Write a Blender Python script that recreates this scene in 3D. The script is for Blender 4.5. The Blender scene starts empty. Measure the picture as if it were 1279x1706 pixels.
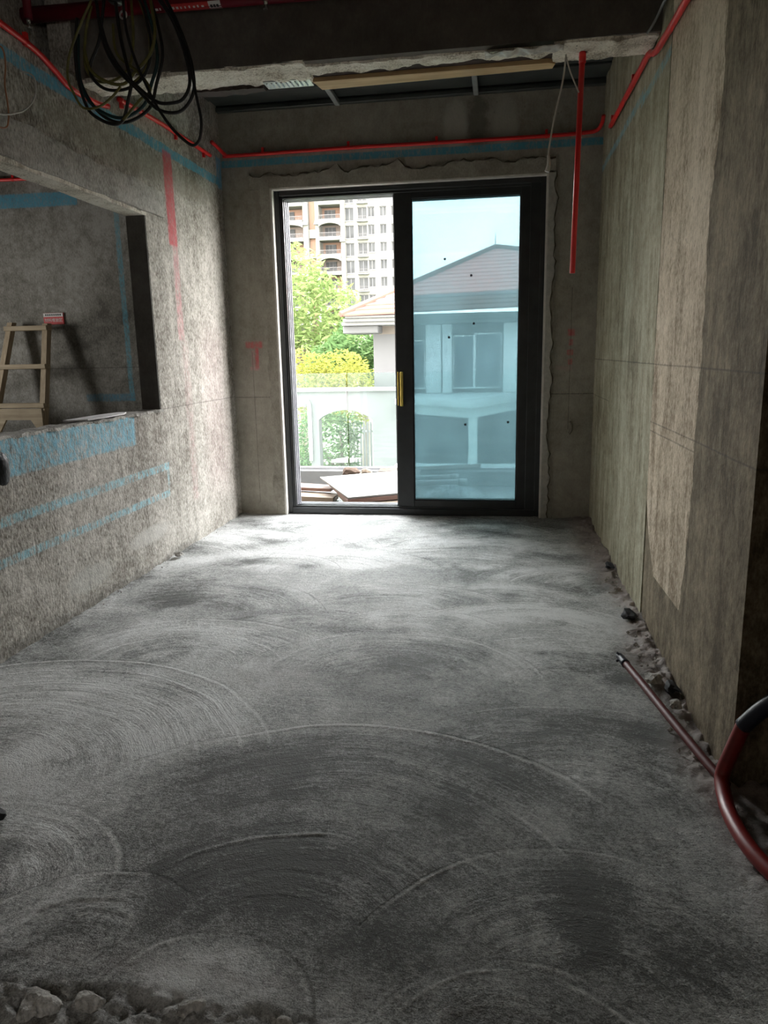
import bpy, math, random
import numpy as np
from mathutils import Vector, Matrix

# ------------------------------------------------------------------ camera, world, exposure
scene = bpy.context.scene
col = scene.collection
scene.view_settings.view_transform = 'Standard'
scene.view_settings.look = 'None'
scene.view_settings.gamma = 1.0
scene.view_settings.use_curve_mapping = False
scene.view_settings.exposure = 0.38
scene.cycles.diffuse_bounces = 8
scene.cycles.max_bounces = 14
scene.cycles.transparent_max_bounces = 16

FOCAL, PITCH, YAW, ROLL = 1230.82, 0.211425, 0.159739, -0.0204319   # pixels at 1279 wide, radians
cp, sp, cy, sy = math.cos(PITCH), math.sin(PITCH), math.cos(YAW), math.sin(YAW)
fwd = Vector((-sy * cp, cy * cp, -sp))
r0 = Vector((cy, sy, 0))
u0 = r0.cross(fwd)
right = r0 * math.cos(ROLL) + u0 * math.sin(ROLL)
up = -r0 * math.sin(ROLL) + u0 * math.cos(ROLL)
cam_data = bpy.data.cameras.new('camera')
cam_data.sensor_fit = 'HORIZONTAL'
cam_data.sensor_width = 36.0
cam_data.lens = 36.0 * FOCAL / 1279.0
cam_data.clip_end = 400
cam = bpy.data.objects.new('camera', cam_data)
m = Matrix.Identity(4)
for i in range(3):
    m[i][0], m[i][1], m[i][2] = right[i], up[i], -fwd[i]
m[0][3], m[1][3], m[2][3] = 0.0, 0.0, 1.3
cam.matrix_world = m
col.objects.link(cam)
scene.camera = cam

SKY = 20.0
world = bpy.data.worlds.new('sky')
scene.world = world
world.use_nodes = True
wt = world.node_tree
wt.nodes.clear()
tc = wt.nodes.new('ShaderNodeTexCoord')
sx = wt.nodes.new('ShaderNodeSeparateXYZ')
rp = wt.nodes.new('ShaderNodeValToRGB')
el = rp.color_ramp.elements
el[0].position, el[0].color = 0.0, (1.0, 0.985, 0.95, 1)
el[1].position, el[1].color = 1.0, (0.90, 0.94, 1.0, 1)
bg = wt.nodes.new('ShaderNodeBackground')
bg.inputs['Strength'].default_value = SKY
wo = wt.nodes.new('ShaderNodeOutputWorld')
wt.links.new(tc.outputs['Generated'], sx.inputs[0])
wt.links.new(sx.outputs['Z'], rp.inputs[0])
wt.links.new(rp.outputs[0], bg.inputs['Color'])
wt.links.new(bg.outputs[0], wo.inputs['Surface'])


def portal(name, loc, rot, sx_, sy_):
    """sampling portal in a daylight opening (adds no light of its own)"""
    l = bpy.data.lights.new(name, 'AREA')
    l.shape = 'RECTANGLE'
    l.size, l.size_y = sx_, sy_
    l.cycles.is_portal = True
    o = bpy.data.objects.new(name, l)
    o.location, o.rotation_euler = loc, rot
    col.objects.link(o)


portal('doorway_daylight_portal', (-0.73, 6.09, 1.28), (math.radians(-90), 0, 0), 2.0, 2.45)
portal('side_window_daylight_portal', (-6.03, 5.25, 1.6), (0, math.radians(-90), 0), 0.8, 0.7)

portal('added_fill_opening_portal', (1.17, -1.7, 1.5), (0, math.radians(90), 0), 0.9, 0.9)  # for the unseen opening added behind the camera as fill light

# ------------------------------------------------------------------ helpers
RND = random.Random(7)


def tag(o, label=None, cat=None, group=None, kind=None):
    if label: o['label'] = label
    if cat: o['category'] = cat
    if group: o['group'] = group
    if kind: o['kind'] = kind
    return o


def empty(name, loc=(0, 0, 0), label=None, cat=None, group=None):
    o = bpy.data.objects.new(name, None)
    o.empty_display_size = 0.1
    o.location = loc
    col.objects.link(o)
    return tag(o, label, cat, group)


def link(name, me, mat, parent=None, smooth=False):
    o = bpy.data.objects.new(name, me)
    if mat is not None and not me.materials:
        me.materials.append(mat)
    if smooth:
        me.polygons.foreach_set('use_smooth', [True] * len(me.polygons))
    col.objects.link(o)
    if parent is not None:
        o.parent = parent
        o.matrix_parent_inverse = Matrix.Translation(-Vector(parent.location)) if parent.parent is None else Matrix.Identity(4)
        if parent.parent is not None:
            o.matrix_parent_inverse = (Matrix.Translation(Vector(parent.parent.location)) @ Matrix.Translation(Vector((0, 0, 0)))).inverted() @ Matrix.Identity(4)
            o.matrix_parent_inverse = Matrix.Identity(4)
    return o


class MB:
    """collects geometry in world coordinates"""

    def __init__(s):
        s.v, s.f = [], []

    def add(s, vs, fs):
        n = len(s.v)
        s.v += [tuple(p) for p in vs]
        s.f += [tuple(n + i for i in f) for f in fs]
        return s

    def box(s, x0, x1, y0, y1, z0, z1):
        vs = [(x, y, z) for x in (x0, x1) for y in (y0, y1) for z in (z0, z1)]
        return s.add(vs, [(0, 1, 3, 2), (4, 6, 7, 5), (0, 4, 5, 1), (2, 3, 7, 6), (0, 2, 6, 4), (1, 5, 7, 3)])

    def bevbox(s, x0, x1, y0, y1, z0, z1, b=0.004):
        """box with chamfered edges"""
        c = [(x0, x1), (y0, y1), (z0, z1)]
        vs, idx = [], {}
        for i in (0, 1):
            for j in (0, 1):
                for k in (0, 1):
                    for a in range(3):
                        p = []
                        for t, q in enumerate((i, j, k)):
                            e = c[t][q]
                            if t != a:
                                e += b if q == 0 else -b
                            p.append(e)
                        idx[(i, j, k, a)] = len(vs)
                        vs.append(p)
        fs = []
        for a in range(3):
            o1, o2 = [t for t in range(3) if t != a]
            for q in (0, 1):
                loop = []
                for (g, h) in ((0, 0), (1, 0), (1, 1), (0, 1)):
                    key = [0, 0, 0]
                    key[a], key[o1], key[o2] = q, g, h
                    loop.append(idx[(*key, a)])
                fs.append(loop if (q == 1) == (a != 1) else loop[::-1])
            for g in (0, 1):
                for h in (0, 1):
                    k0, k1 = [0, 0, 0], [0, 0, 0]
                    k0[a], k1[a] = 0, 1
                    k0[o1] = k1[o1] = g
                    k0[o2] = k1[o2] = h
                    fs.append([idx[(*k0, o1)], idx[(*k1, o1)], idx[(*k1, o2)], idx[(*k0, o2)]])
        for i in (0, 1):
            for j in (0, 1):
                for k in (0, 1):
                    fs.append([idx[(i, j, k, 0)], idx[(i, j, k, 1)], idx[(i, j, k, 2)]])
        return s.add(vs, fs)

    def tube(s, pts, r, n=10, smooth=6, cap=True):
        pts = spline(pts, smooth) if smooth > 1 else [Vector(p) for p in pts]
        base = len(s.v)
        nrm = None
        for i, p in enumerate(pts):
            d = (pts[min(i + 1, len(pts) - 1)] - pts[max(i - 1, 0)])
            d.normalize()
            if nrm is None:
                nrm = d.orthogonal().normalized()
            else:
                nrm = (nrm - d * nrm.dot(d))
                if nrm.length < 1e-5: nrm = d.orthogonal()
                nrm.normalize()
            b = d.cross(nrm)
            rr = r(i / (len(pts) - 1)) if callable(r) else r
            for k in range(n):
                a = 2 * math.pi * k / n
                s.v.append(tuple(p + (nrm * math.cos(a) + b * math.sin(a)) * rr))
        for i in range(len(pts) - 1):
            for k in range(n):
                k2 = (k + 1) % n
                s.f.append((base + i * n + k, base + i * n + k2, base + (i + 1) * n + k2, base + (i + 1) * n + k))
        if cap:
            s.f.append(tuple(base + k for k in range(n))[::-1])
            s.f.append(tuple(base + (len(pts) - 1) * n + k for k in range(n)))
        return s

    def prism(s, poly, axis, a0, a1):
        """extrude 2-D polygon along axis; poly in the other two axes (in order)"""
        def mk(p, a):
            q = list(p)
            q.insert(axis, a)
            return q
        n = len(poly)
        vs = [mk(p, a0) for p in poly] + [mk(p, a1) for p in poly]
        fs = [tuple(range(n))[::-1], tuple(range(n, 2 * n))] + [(i, (i + 1) % n, n + (i + 1) % n, n + i) for i in range(n)]
        return s.add(vs, fs)

    def build(s, name, mat, parent=None, smooth=False, kind=None):
        me = bpy.data.meshes.new(name)
        off = Vector((0, 0, 0))
        me.from_pydata(s.v, [], s.f)
        me.update()
        import bmesh
        bm = bmesh.new()
        bm.from_mesh(me)
        bmesh.ops.recalc_face_normals(bm, faces=bm.faces)
        bm.to_mesh(me)
        bm.free()
        o = bpy.data.objects.new(name, me)
        me.materials.append(mat)
        if smooth:
            me.polygons.foreach_set('use_smooth', [True] * len(me.polygons))
        col.objects.link(o)
        if parent is not None:
            adopt(o, parent)
        if kind: o['kind'] = kind
        return o


def wloc(o):
    v = Vector(o.location)
    return v + (wloc(o.parent) if o.parent else Vector((0, 0, 0)))


def adopt(o, parent):
    """parent keeping the world place (no rotations are used on parents)"""
    o.parent = parent
    o.location = Vector(o.location) - wloc(parent)


def spline(pts, k):
    P = [Vector(p) for p in pts]
    if len(P) < 3: return P
    out = []
    for i in range(len(P) - 1):
        p0, p1, p2, p3 = P[max(i - 1, 0)], P[i], P[i + 1], P[min(i + 2, len(P) - 1)]
        for j in range(k):
            t = j / k
            out.append(0.5 * ((2 * p1) + (p2 - p0) * t + (2 * p0 - 5 * p1 + 4 * p2 - p3) * t * t + (3 * p1 - p0 - 3 * p2 + p3) * t ** 3))
    out.append(P[-1])
    return out


def vnoise(x, y, seed=0):
    """2-D value noise in [-1,1], numpy"""
    xi, yi = np.floor(x).astype(np.int64), np.floor(y).astype(np.int64)
    fx, fy = x - xi, y - yi
    fx, fy = fx * fx * (3 - 2 * fx), fy * fy * (3 - 2 * fy)

    def h(a, b):
        n = (a * 374761393 + b * 668265263 + seed * 1442695041) & 0xffffffff
        n = ((n ^ (n >> 13)) * 1274126177) & 0xffffffff
        return ((n ^ (n >> 16)) & 0xffff) / 32767.5 - 1
    return ((h(xi, yi) * (1 - fx) + h(xi + 1, yi) * fx) * (1 - fy) + (h(xi, yi + 1) * (1 - fx) + h(xi + 1, yi + 1) * fx) * fy)


def fbm(x, y, seed=0, oct=4):
    s, a, t = 0, 1.0, 0
    for o in range(oct):
        s = s + a * vnoise(x * 2 ** o, y * 2 ** o, seed + o * 17)
        t += a
        a *= 0.5
    return s / t


def grid_mesh(name, X, Y, Z, mat, attrs=None, smooth=True):
    """X,Y,Z 2-D arrays -> one quad mesh"""
    ny, nx = X.shape
    v = np.stack([X, Y, Z], -1).reshape(-1, 3).astype(np.float32)
    i = np.arange(ny * nx).reshape(ny, nx)
    q = np.stack([i[:-1, :-1], i[:-1, 1:], i[1:, 1:], i[1:, :-1]], -1).reshape(-1, 4)
    me = bpy.data.meshes.new(name)
    me.vertices.add(len(v))
    me.vertices.foreach_set('co', v.ravel())
    me.loops.add(q.size)
    me.loops.foreach_set('vertex_index', q.ravel().astype(np.int32))
    me.polygons.add(len(q))
    me.polygons.foreach_set('loop_start', (np.arange(len(q)) * 4).astype(np.int32))
    me.polygons.foreach_set('use_smooth', np.full(len(q), smooth))
    me.update(calc_edges=True)
    for k, a in (attrs or {}).items():
        t = 'FLOAT' if a.ndim == 2 else 'FLOAT_VECTOR'
        at = me.attributes.new(k, t, 'POINT')
        at.data.foreach_set('value' if t == 'FLOAT' else 'vector', a.astype(np.float32).ravel())
    me.materials.append(mat)
    o = bpy.data.objects.new(name, me)
    col.objects.link(o)
    return o


# ------------------------------------------------------------------ materials
class NT:
    def __init__(s, name):
        s.m = bpy.data.materials.new(name)
        s.m.use_nodes = True
        s.t = s.m.node_tree
        s.t.nodes.clear()
        s.out = s.t.nodes.new('ShaderNodeOutputMaterial')

    def n(s, typ, **kw):
        nd = s.t.nodes.new('ShaderNode' + typ)
        for k, v in kw.items():
            setattr(nd, k, v)
        return nd

    def l(s, a, b):
        s.t.links.new(a, b)

    def math(s, op, a, b=None, c=None, clamp=False):
        nd = s.n('Math', operation=op, use_clamp=clamp)
        for i, q in enumerate((a, b, c)):
            if q is None: continue
            if isinstance(q, (int, float)): nd.inputs[i].default_value = q
            else: s.l(q, nd.inputs[i])
        return nd.outputs[0]

    def rng(s, v, a, b, c=0.0, d=1.0, smooth=False):
        nd = s.n('MapRange')
        nd.interpolation_type = 'SMOOTHSTEP' if smooth else 'LINEAR'
        s.l(v, nd.inputs[0])
        for i, q in enumerate((a, b, c, d)): nd.inputs[i + 1].default_value = q
        return nd.outputs[0]

    def noise(s, vec, scale, detail=4, rough=0.55, dist=0.0):
        nd = s.n('TexNoise')
        nd.inputs['Scale'].default_value = scale
        nd.inputs['Detail'].default_value = detail
        nd.inputs['Roughness'].default_value = rough
        nd.inputs['Distortion'].default_value = dist
        if vec is not None: s.l(vec, nd.inputs['Vector'])
        return nd.outputs['Fac']

    def mapping(s, vec, scale=(1, 1, 1), loc=(0, 0, 0)):
        nd = s.n('Mapping')
        s.l(vec, nd.inputs['Vector'])
        nd.inputs['Scale'].default_value = scale
        nd.inputs['Location'].default_value = loc
        return nd.outputs[0]

    def mix(s, f, a, b, blend='MIX'):
        nd = s.n('Mix', data_type='RGBA', blend_type=blend)
        for sock, q in ((nd.inputs[0], f), (nd.inputs[6], a), (nd.inputs[7], b)):
            if isinstance(q, (int, float)): sock.default_value = q
            elif isinstance(q, tuple): sock.default_value = (*q, 1)
            else: s.l(q, sock)
        return nd.outputs[2]

    def bsdf(s, color, rough=0.8, metallic=0.0, normal=None, spec=0.4):
        b = s.n('BsdfPrincipled')
        for sock, q in ((b.inputs['Base Color'], color), (b.inputs['Roughness'], rough), (b.inputs['Metallic'], metallic)):
            if isinstance(q, (int, float)): sock.default_value = q
            elif isinstance(q, tuple): sock.default_value = (*q, 1)
            else: s.l(q, sock)
        b.inputs['Specular IOR Level'].default_value = spec
        if normal is not None: s.l(normal, b.inputs['Normal'])
        s.l(b.outputs[0], s.out.inputs['Surface'])
        return b

    def bump(s, h, strength=0.5, dist=0.01, prev=None):
        nd = s.n('Bump')
        nd.inputs['Strength'].default_value = strength
        nd.inputs['Distance'].default_value = dist
        s.l(h, nd.inputs['Height'])
        if prev is not None: s.l(prev, nd.inputs['Normal'])
        return nd.outputs[0]


def plain(name, color, rough=0.6, metallic=0.0, var=0.12, scale=20, spec=0.4, bump=0.0):
    t = NT(name)
    co = t.n('TexCoord').outputs['Object']
    n = t.noise(co, scale, 5)
    c = t.mix(t.rng(n, 0.3, 0.7), tuple(q * (1 - var) for q in color), tuple(min(1, q * (1 + var)) for q in color))
    nm = t.bump(n, bump, 0.004) if bump else None
    t.bsdf(c, rough, metallic, nm, spec)
    return t.m


def concrete(name, dark, mid, light, u='y', streak=0.5, speck=0.35, big=1.1, paints=(), bump=0.35, contrast=1.0, pits=0.0, blotch=None):
    """bare concrete with blotches, vertical runs, specks and painted marks; coordinates are metres"""
    t = NT(name)
    co = t.n('TexCoord').outputs['Object']
    sep = t.n('SeparateXYZ')
    t.l(co, sep.inputs[0])
    U = sep.outputs[u.upper()]
    V = sep.outputs['Z'] if u != 'xy' else sep.outputs['Y']
    n1 = t.noise(co, big, 7, 0.62, 0.4)
    n2a = t.noise(t.mapping(co, (5, 5, 0.7)), 1.0, 7, 0.66, 0.9)
    n2b = t.noise(t.mapping(co, (22, 22, 2.6)), 1.0, 5, 0.62, 0.6)
    n2 = t.math('ADD', t.math('MULTIPLY', n2a, 0.6), t.math('MULTIPLY', n2b, 0.4))
    n3 = t.noise(t.mapping(co, (1, 1, 0.5)), 95, 3, 0.7)
    n4 = t.noise(co, 14, 5, 0.65)
    a = t.math('MULTIPLY', n2, streak)
    a = t.math('ADD', a, t.math('MULTIPLY', n1, 1.0 - streak * 0.5))
    a = t.math('ADD', a, t.math('MULTIPLY', t.math('SUBTRACT', n4, 0.5), 0.45))
    a = t.math('ADD', a, t.math('MULTIPLY', t.math('SUBTRACT', n3, 0.5), speck))
    cen = 0.5 * (1.0 + streak * 0.5)
    f = t.rng(a, cen - 0.22 / contrast, cen + 0.22 / contrast)
    r = t.n('ValToRGB')
    e = r.color_ramp.elements
    e[0].position, e[0].color = 0.0, (*dark, 1)
    e[1].position, e[1].color = 1.0, (*light, 1)
    k = e.new(0.5)
    k.color = (*mid, 1)
    t.l(f, r.inputs[0])
    c = r.outputs[0]
    if blotch:
        for (uu, vv, ru, rv, colr, st) in blotch:   # stains with a shape of their own
            du = t.math('DIVIDE', t.math('SUBTRACT', U, uu), ru)
            dv = t.math('DIVIDE', t.math('SUBTRACT', V, vv), rv)
            d = t.math('ADD', t.math('MULTIPLY', du, du), t.math('MULTIPLY', dv, dv))
            d = t.math('ADD', d, t.math('MULTIPLY', t.math('SUBTRACT', n4, 0.5), 1.6))
            c = t.mix(t.math('MULTIPLY', t.rng(d, 1.1, 0.3, 0, 1, True), st), c, colr)
    if pits:
        vo = t.n('TexVoronoi')
        vo.inputs['Scale'].default_value = 30
        t.l(t.mapping(co, (1, 1, 0.6)), vo.inputs['Vector'])
        pm = t.math('MULTIPLY', t.rng(vo.outputs['Distance'], 0.16, 0.08), t.rng(n4, 0.5, 0.6))
        c = t.mix(t.math('MULTIPLY', pm, pits), c, (0.03, 0.028, 0.025))
    wob = t.math('MULTIPLY', t.math('SUBTRACT', t.noise(co, 28, 4, 0.7), 0.5), 1.0)
    wob2 = t.math('MULTIPLY', t.math('SUBTRACT', t.noise(co, 4.0, 3, 0.6), 0.5), 1.0)
    cov = t.noise(t.mapping(co, (1, 1, 0.4)), 60, 4, 0.75)
    for p in paints:
        u0_, u1_, v0_, v1_, pc, st = p[:6]
        soft = p[6] if len(p) > 6 else 0.006
        rough = p[7] if len(p) > 7 else 0.012
        hole = p[8] if len(p) > 8 else 0.5
        uu = t.math('ADD', U, t.math('MULTIPLY', wob, rough))
        uu = t.math('ADD', uu, t.math('MULTIPLY', wob2, rough * 1.5))
        vv = t.math('ADD', V, t.math('MULTIPLY', wob, rough))
        vv = t.math('ADD', vv, t.math('MULTIPLY', wob2, rough * 1.5))
        du = t.math('ABSOLUTE', t.math('SUBTRACT', uu, (u0_ + u1_) / 2))
        dv = t.math('ABSOLUTE', t.math('SUBTRACT', vv, (v0_ + v1_) / 2))
        hu, hv = (u1_ - u0_) / 2, (v1_ - v0_) / 2
        mk = t.math('MULTIPLY', t.rng(du, hu + soft, hu - soft, 0, 1, True), t.rng(dv, hv + soft, hv - soft, 0, 1, True))
        cv = t.rng(cov, 0.5 - 0.35 + hole * 0.25, 0.5 + hole * 0.12, 0, 1)
        mk = t.math('MULTIPLY', t.math('MULTIPLY', mk, cv), st)
        c = t.mix(mk, c, pc)
    h = t.math('ADD', t.math('MULTIPLY', n4, 1.0), t.math('MULTIPLY', n3, 0.35))
    h = t.math('ADD', h, t.math('MULTIPLY', n2, 0.5))
    nm = t.bump(h, bump, 0.012)
    t.bsdf(c, 0.88, 0, nm, 0.25)
    return t.m


BLUE = (0.10, 0.38, 0.55)
BLUE2 = (0.22, 0.52, 0.66)
PINK = (0.62, 0.10, 0.12)
PINKL = (0.62, 0.30, 0.31)
INK = (0.045, 0.04, 0.035)

M = {}
M['wall_left'] = concrete('concrete_left_wall', (0.17, 0.15, 0.125), (0.40, 0.37, 0.325), (0.62, 0.58, 0.53), 'y', 0.55, 1.0, 1.3, bump=0.7, contrast=1.1, pits=0.75, paints=[
    (2.2, 5.80, 2.575, 2.635, BLUE, 0.9, 0.006, 0.02, 0.5),
    (5.74, 5.86, 2.56, 2.78, (0.12, 0.42, 0.66), 0.8, 0.012, 0.02, 0.4),
    (4.80, 4.93, 2.02, 2.60, PINK, 0.85, 0.012, 0.01, 0.2),
    (4.84, 4.93, 1.42, 2.02, PINKL, 0.75, 0.015, 0.02, 0.8),
    (4.88, 4.98, 0.30, 1.42, (0.60, 0.36, 0.36), 0.38, 0.03, 0.03, 1.0),
    (5.2, 5.65, 0.3, 1.5, (0.60, 0.44, 0.44), 0.25, 0.15, 0.05, 0.5),
    (2.90, 4.12, 0.795, 0.965, BLUE2, 0.9, 0.008, 0.012, 0.85),
    (2.2, 4.54, 0.585, 0.630, (0.30, 0.60, 0.70), 0.85, 0.006, 0.008, 1.0),
    (2.2, 4.52, 0.410, 0.450, (0.30, 0.60, 0.70), 0.85, 0.006, 0.008, 1.0),
    (4.50, 4.53, 0.45, 0.60, (0.30, 0.60, 0.70), 0.6, 0.006, 0.01, 1.2),
    (4.5, 5.86, 0.975, 0.981, INK, 0.45, 0.002, 0.004, 0.2),
    (2.4, 4.9, -0.02, 0.05, (0.10, 0.095, 0.085), 0.6, 0.03, 0.08, 0.7),
], blotch=[(3.5, 0.16, 0.25, 0.08, (0.55, 0.54, 0.50), 0.6), (4.2, 0.22, 0.3, 0.06, (0.6, 0.58, 0.54), 0.6), (4.55, 2.45, 1.4, 0.10, (0.30, 0.27, 0.22), 0.5)])
M['wall_back'] = concrete('concrete_back_wall', (0.20, 0.18, 0.145), (0.34, 0.315, 0.265), (0.46, 0.43, 0.37), 'x', 0.35, 0.3, 1.0, bump=0.4, contrast=0.9, pits=0.35, paints=[
    (-2.15, 0.69, 2.715, 2.765, (0.06, 0.30, 0.42), 0.9, 0.006, 0.006, 0.25),
    (-2.04, -1.90, 1.36, 1.41, PINK, 0.7, 0.012, 0.012, 0.4),
    (-1.965, -1.935, 1.20, 1.36, PINK, 0.85, 0.006, 0.008, 0.4),
    (-1.995, -1.97, 1.22, 1.34, PINKL, 0.5, 0.006, 0.008, 0.8),
    (-2.01, -1.93, 1.185, 1.215, PINKL, 0.6, 0.006, 0.012, 0.6),
    (0.48, 0.53, 1.40, 1.45, PINK, 0.75, 0.008, 0.012, 0.4),
    (0.49, 0.52, 1.33, 1.375, PINK, 0.6, 0.006, 0.012, 0.5),
    (0.48, 0.525, 1.26, 1.30, PINK, 0.65, 0.006, 0.012, 0.5),
    (0.49, 0.52, 1.19, 1.235, PINK, 0.6, 0.006, 0.012, 0.5),
    (0.40, 0.52, 1.15, 1.18, PINKL, 0.3, 0.01, 0.02, 0.6),
    (0.502, 0.507, 0.7, 1.75, INK, 0.55, 0.002, 0.003, 0.3),
    (-1.99, -1.985, 0.1, 1.33, INK, 0.5, 0.002, 0.003, 0.3),
    (-2.15, -1.77, 0.968, 0.975, INK, 0.5, 0.002, 0.004, 0.3),
    (0.31, 0.69, 0.968, 0.975, INK, 0.6, 0.002, 0.004, 0.2),
], blotch=[(-0.20, 2.92, 0.09, 0.22, (0.13, 0.12, 0.10), 0.7), (-0.36, 2.9, 0.10, 0.2, (0.55, 0.53, 0.48), 0.6), (0.0, 2.9, 0.10, 0.2, (0.50, 0.48, 0.43), 0.55)])
M['wall_right'] = concrete('concrete_right_wall', (0.16, 0.14, 0.09), (0.31, 0.285, 0.20), (0.46, 0.43, 0.33), 'y', 0.95, 0.45, 1.2, bump=0.45, contrast=1.35, pits=0.4, paints=[
    (4.2, 5.86, 2.53, 2.575, (0.16, 0.46, 0.62), 0.7, 0.012, 0.02, 0.9),
    (3.2, 4.3, 2.505, 2.545, (0.16, 0.46, 0.60), 0.75, 0.012, 0.02, 0.9),
    (2.1, 5.84, 1.225, 1.231, INK, 0.6, 0.002, 0.004, 0.2),
    (2.1, 3.45, 0.965, 0.971, INK, 0.6, 0.002, 0.004, 0.2),
    (5.0, 5.84, 0.965, 0.971, INK, 0.5, 0.002, 0.004, 0.2),
])
M['wall_near'] = concrete('brown_shaded_near_wall', (0.07, 0.052, 0.030), (0.17, 0.135, 0.088), (0.28, 0.225, 0.155), 'y', 0.8, 0.5, 1.2, bump=0.5, contrast=1.4, paints=[
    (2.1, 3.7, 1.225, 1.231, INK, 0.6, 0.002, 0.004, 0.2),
    (2.1, 3.7, 0.965, 0.971, INK, 0.6, 0.002, 0.004, 0.2)])  # own brown tone, darkened further for the weaker light away from the door
M['patch_right'] = concrete('brown_rough_concrete', (0.24, 0.18, 0.12), (0.50, 0.415, 0.31), (0.68, 0.58, 0.46), 'y', 1.0, 0.7, 1.4, bump=0.8, contrast=1.35, pits=0.7, paints=[
    (2.1, 3.7, 1.225, 1.231, INK, 0.5, 0.002, 0.004, 0.2),
    (2.1, 3.7, 0.965, 0.971, INK, 0.55, 0.002, 0.004, 0.2),
    (2.1, 3.7, 0.925, 0.931, INK, 0.5, 0.002, 0.004, 0.2)])
M['concrete'] = concrete('bare_concrete', (0.18, 0.17, 0.15), (0.30, 0.285, 0.25), (0.42, 0.40, 0.36), 'x', 0.4, 0.4, 1.0)
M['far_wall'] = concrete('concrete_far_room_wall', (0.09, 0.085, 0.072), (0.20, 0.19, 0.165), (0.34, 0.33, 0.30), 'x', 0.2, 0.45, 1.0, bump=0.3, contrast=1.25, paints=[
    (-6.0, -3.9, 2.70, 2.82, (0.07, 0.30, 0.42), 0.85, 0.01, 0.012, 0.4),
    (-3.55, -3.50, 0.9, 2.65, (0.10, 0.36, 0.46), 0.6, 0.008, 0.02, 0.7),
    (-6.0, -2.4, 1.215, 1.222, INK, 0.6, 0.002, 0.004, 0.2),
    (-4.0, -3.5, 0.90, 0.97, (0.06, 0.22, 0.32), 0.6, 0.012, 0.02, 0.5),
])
M['lintel'] = concrete('rough_pale_plaster', (0.26, 0.24, 0.215), (0.42, 0.40, 0.365), (0.56, 0.54, 0.50), 'y', 0.1, 1.1, 3.0, bump=1.0, pits=0.6)
M['soffit'] = concrete('whitish_rough_concrete', (0.38, 0.33, 0.26), (0.78, 0.72, 0.62), (0.88, 0.84, 0.76), 'x', 0.05, 1.0, 5.0, bump=1.0, pits=0.9)
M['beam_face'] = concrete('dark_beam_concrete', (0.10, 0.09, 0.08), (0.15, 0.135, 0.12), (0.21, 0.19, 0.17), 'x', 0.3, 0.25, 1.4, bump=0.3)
M['jamb'] = concrete('shaded_jamb_concrete', (0.08, 0.075, 0.07), (0.13, 0.12, 0.11), (0.18, 0.17, 0.155), 'x', 0.3, 0.25, 1.4, bump=0.3)  # shade of the jamb face put into a darker concrete colour
M['mortar'] = concrete('mortar_patch', (0.22, 0.20, 0.165), (0.33, 0.305, 0.255), (0.46, 0.43, 0.37), 'x', 0.2, 0.5, 3.0, bump=0.7)
M['rubble'] = concrete('rubble_mortar', (0.22, 0.21, 0.19), (0.45, 0.43, 0.40), (0.68, 0.65, 0.61), 'x', 0.0, 0.9, 9.0, bump=1.0)
M['dark_stone'] = plain('dark_stone', (0.035, 0.035, 0.038), 0.8, 0, 0.4, 40)
M['black'] = plain('black_rubber', (0.006, 0.006, 0.007), 0.55, 0, 0.2, 30)
M['frame'] = plain('charcoal_aluminium', (0.022, 0.024, 0.025), 0.38, 0.0, 0.25, 9, 0.5)
M['frame_in'] = plain('grey_aluminium_track', (0.33, 0.33, 0.35), 0.35, 0.5, 0.15, 12, 0.5)
M['gasket'] = plain('black_gasket', (0.01, 0.01, 0.01), 0.6)
M['gold'] = plain('brushed_gold', (0.80, 0.62, 0.16), 0.32, 0.75, 0.12, 40, 0.6)
M['red'] = plain('red_plastic_conduit', (0.74, 0.022, 0.022), 0.35, 0, 0.06, 30, 0.5)
M['red_hose'] = plain('dark_red_hose', (0.20, 0.012, 0.010), 0.40, 0, 0.15, 30, 0.5)
M['red_dark'] = plain('dirty_dark_red_pipe', (0.10, 0.010, 0.010), 0.5, 0, 0.2, 30)
M['tape'] = plain('black_blue_tape', (0.012, 0.013, 0.025), 0.45)
M['cable'] = plain('black_cable', (0.012, 0.011, 0.010), 0.45, 0, 0.3, 60)
M['cable_green'] = plain('green_yellow_cable', (0.13, 0.115, 0.03), 0.45, 0, 0.3, 25)
M['cable_teal'] = plain('dark_teal_cable', (0.012, 0.04, 0.04), 0.45, 0, 0.3, 25)
M['wire_white'] = plain('white_wire', (0.55, 0.53, 0.49), 0.5)
M['wire_brown'] = plain('brown_wire', (0.36, 0.17, 0.09), 0.5)
M['steel'] = plain('galvanised_strip', (0.55, 0.57, 0.58), 0.4, 0.4, 0.2, 40)
M['grid_metal'] = plain('dark_metal_sheet', (0.055, 0.062, 0.058), 0.45, 0.0, 0.3, 6)
M['strut'] = plain('pale_metal_strut', (0.34, 0.37, 0.36), 0.5, 0.1)
M['scrap'] = plain('dark_brown_scrap', (0.05, 0.035, 0.03), 0.8, 0, 0.3)
M['bag'] = plain('pale_plastic_sheet', (0.55, 0.53, 0.48), 0.35, 0, 0.3, 25, 0.5, 0.4)
M['label_red'] = plain('red_label', (0.165, 0.006, 0.017), 0.5)
M['label_white'] = plain('white_print', (0.62, 0.60, 0.58), 0.6, 0, 0.05)
M['sign_red'] = plain('red_sign', (0.50, 0.03, 0.03), 0.45, 0, 0.06)
M['chrome'] = plain('bright_metal', (0.75, 0.74, 0.72), 0.25, 0.9, 0.1)


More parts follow.
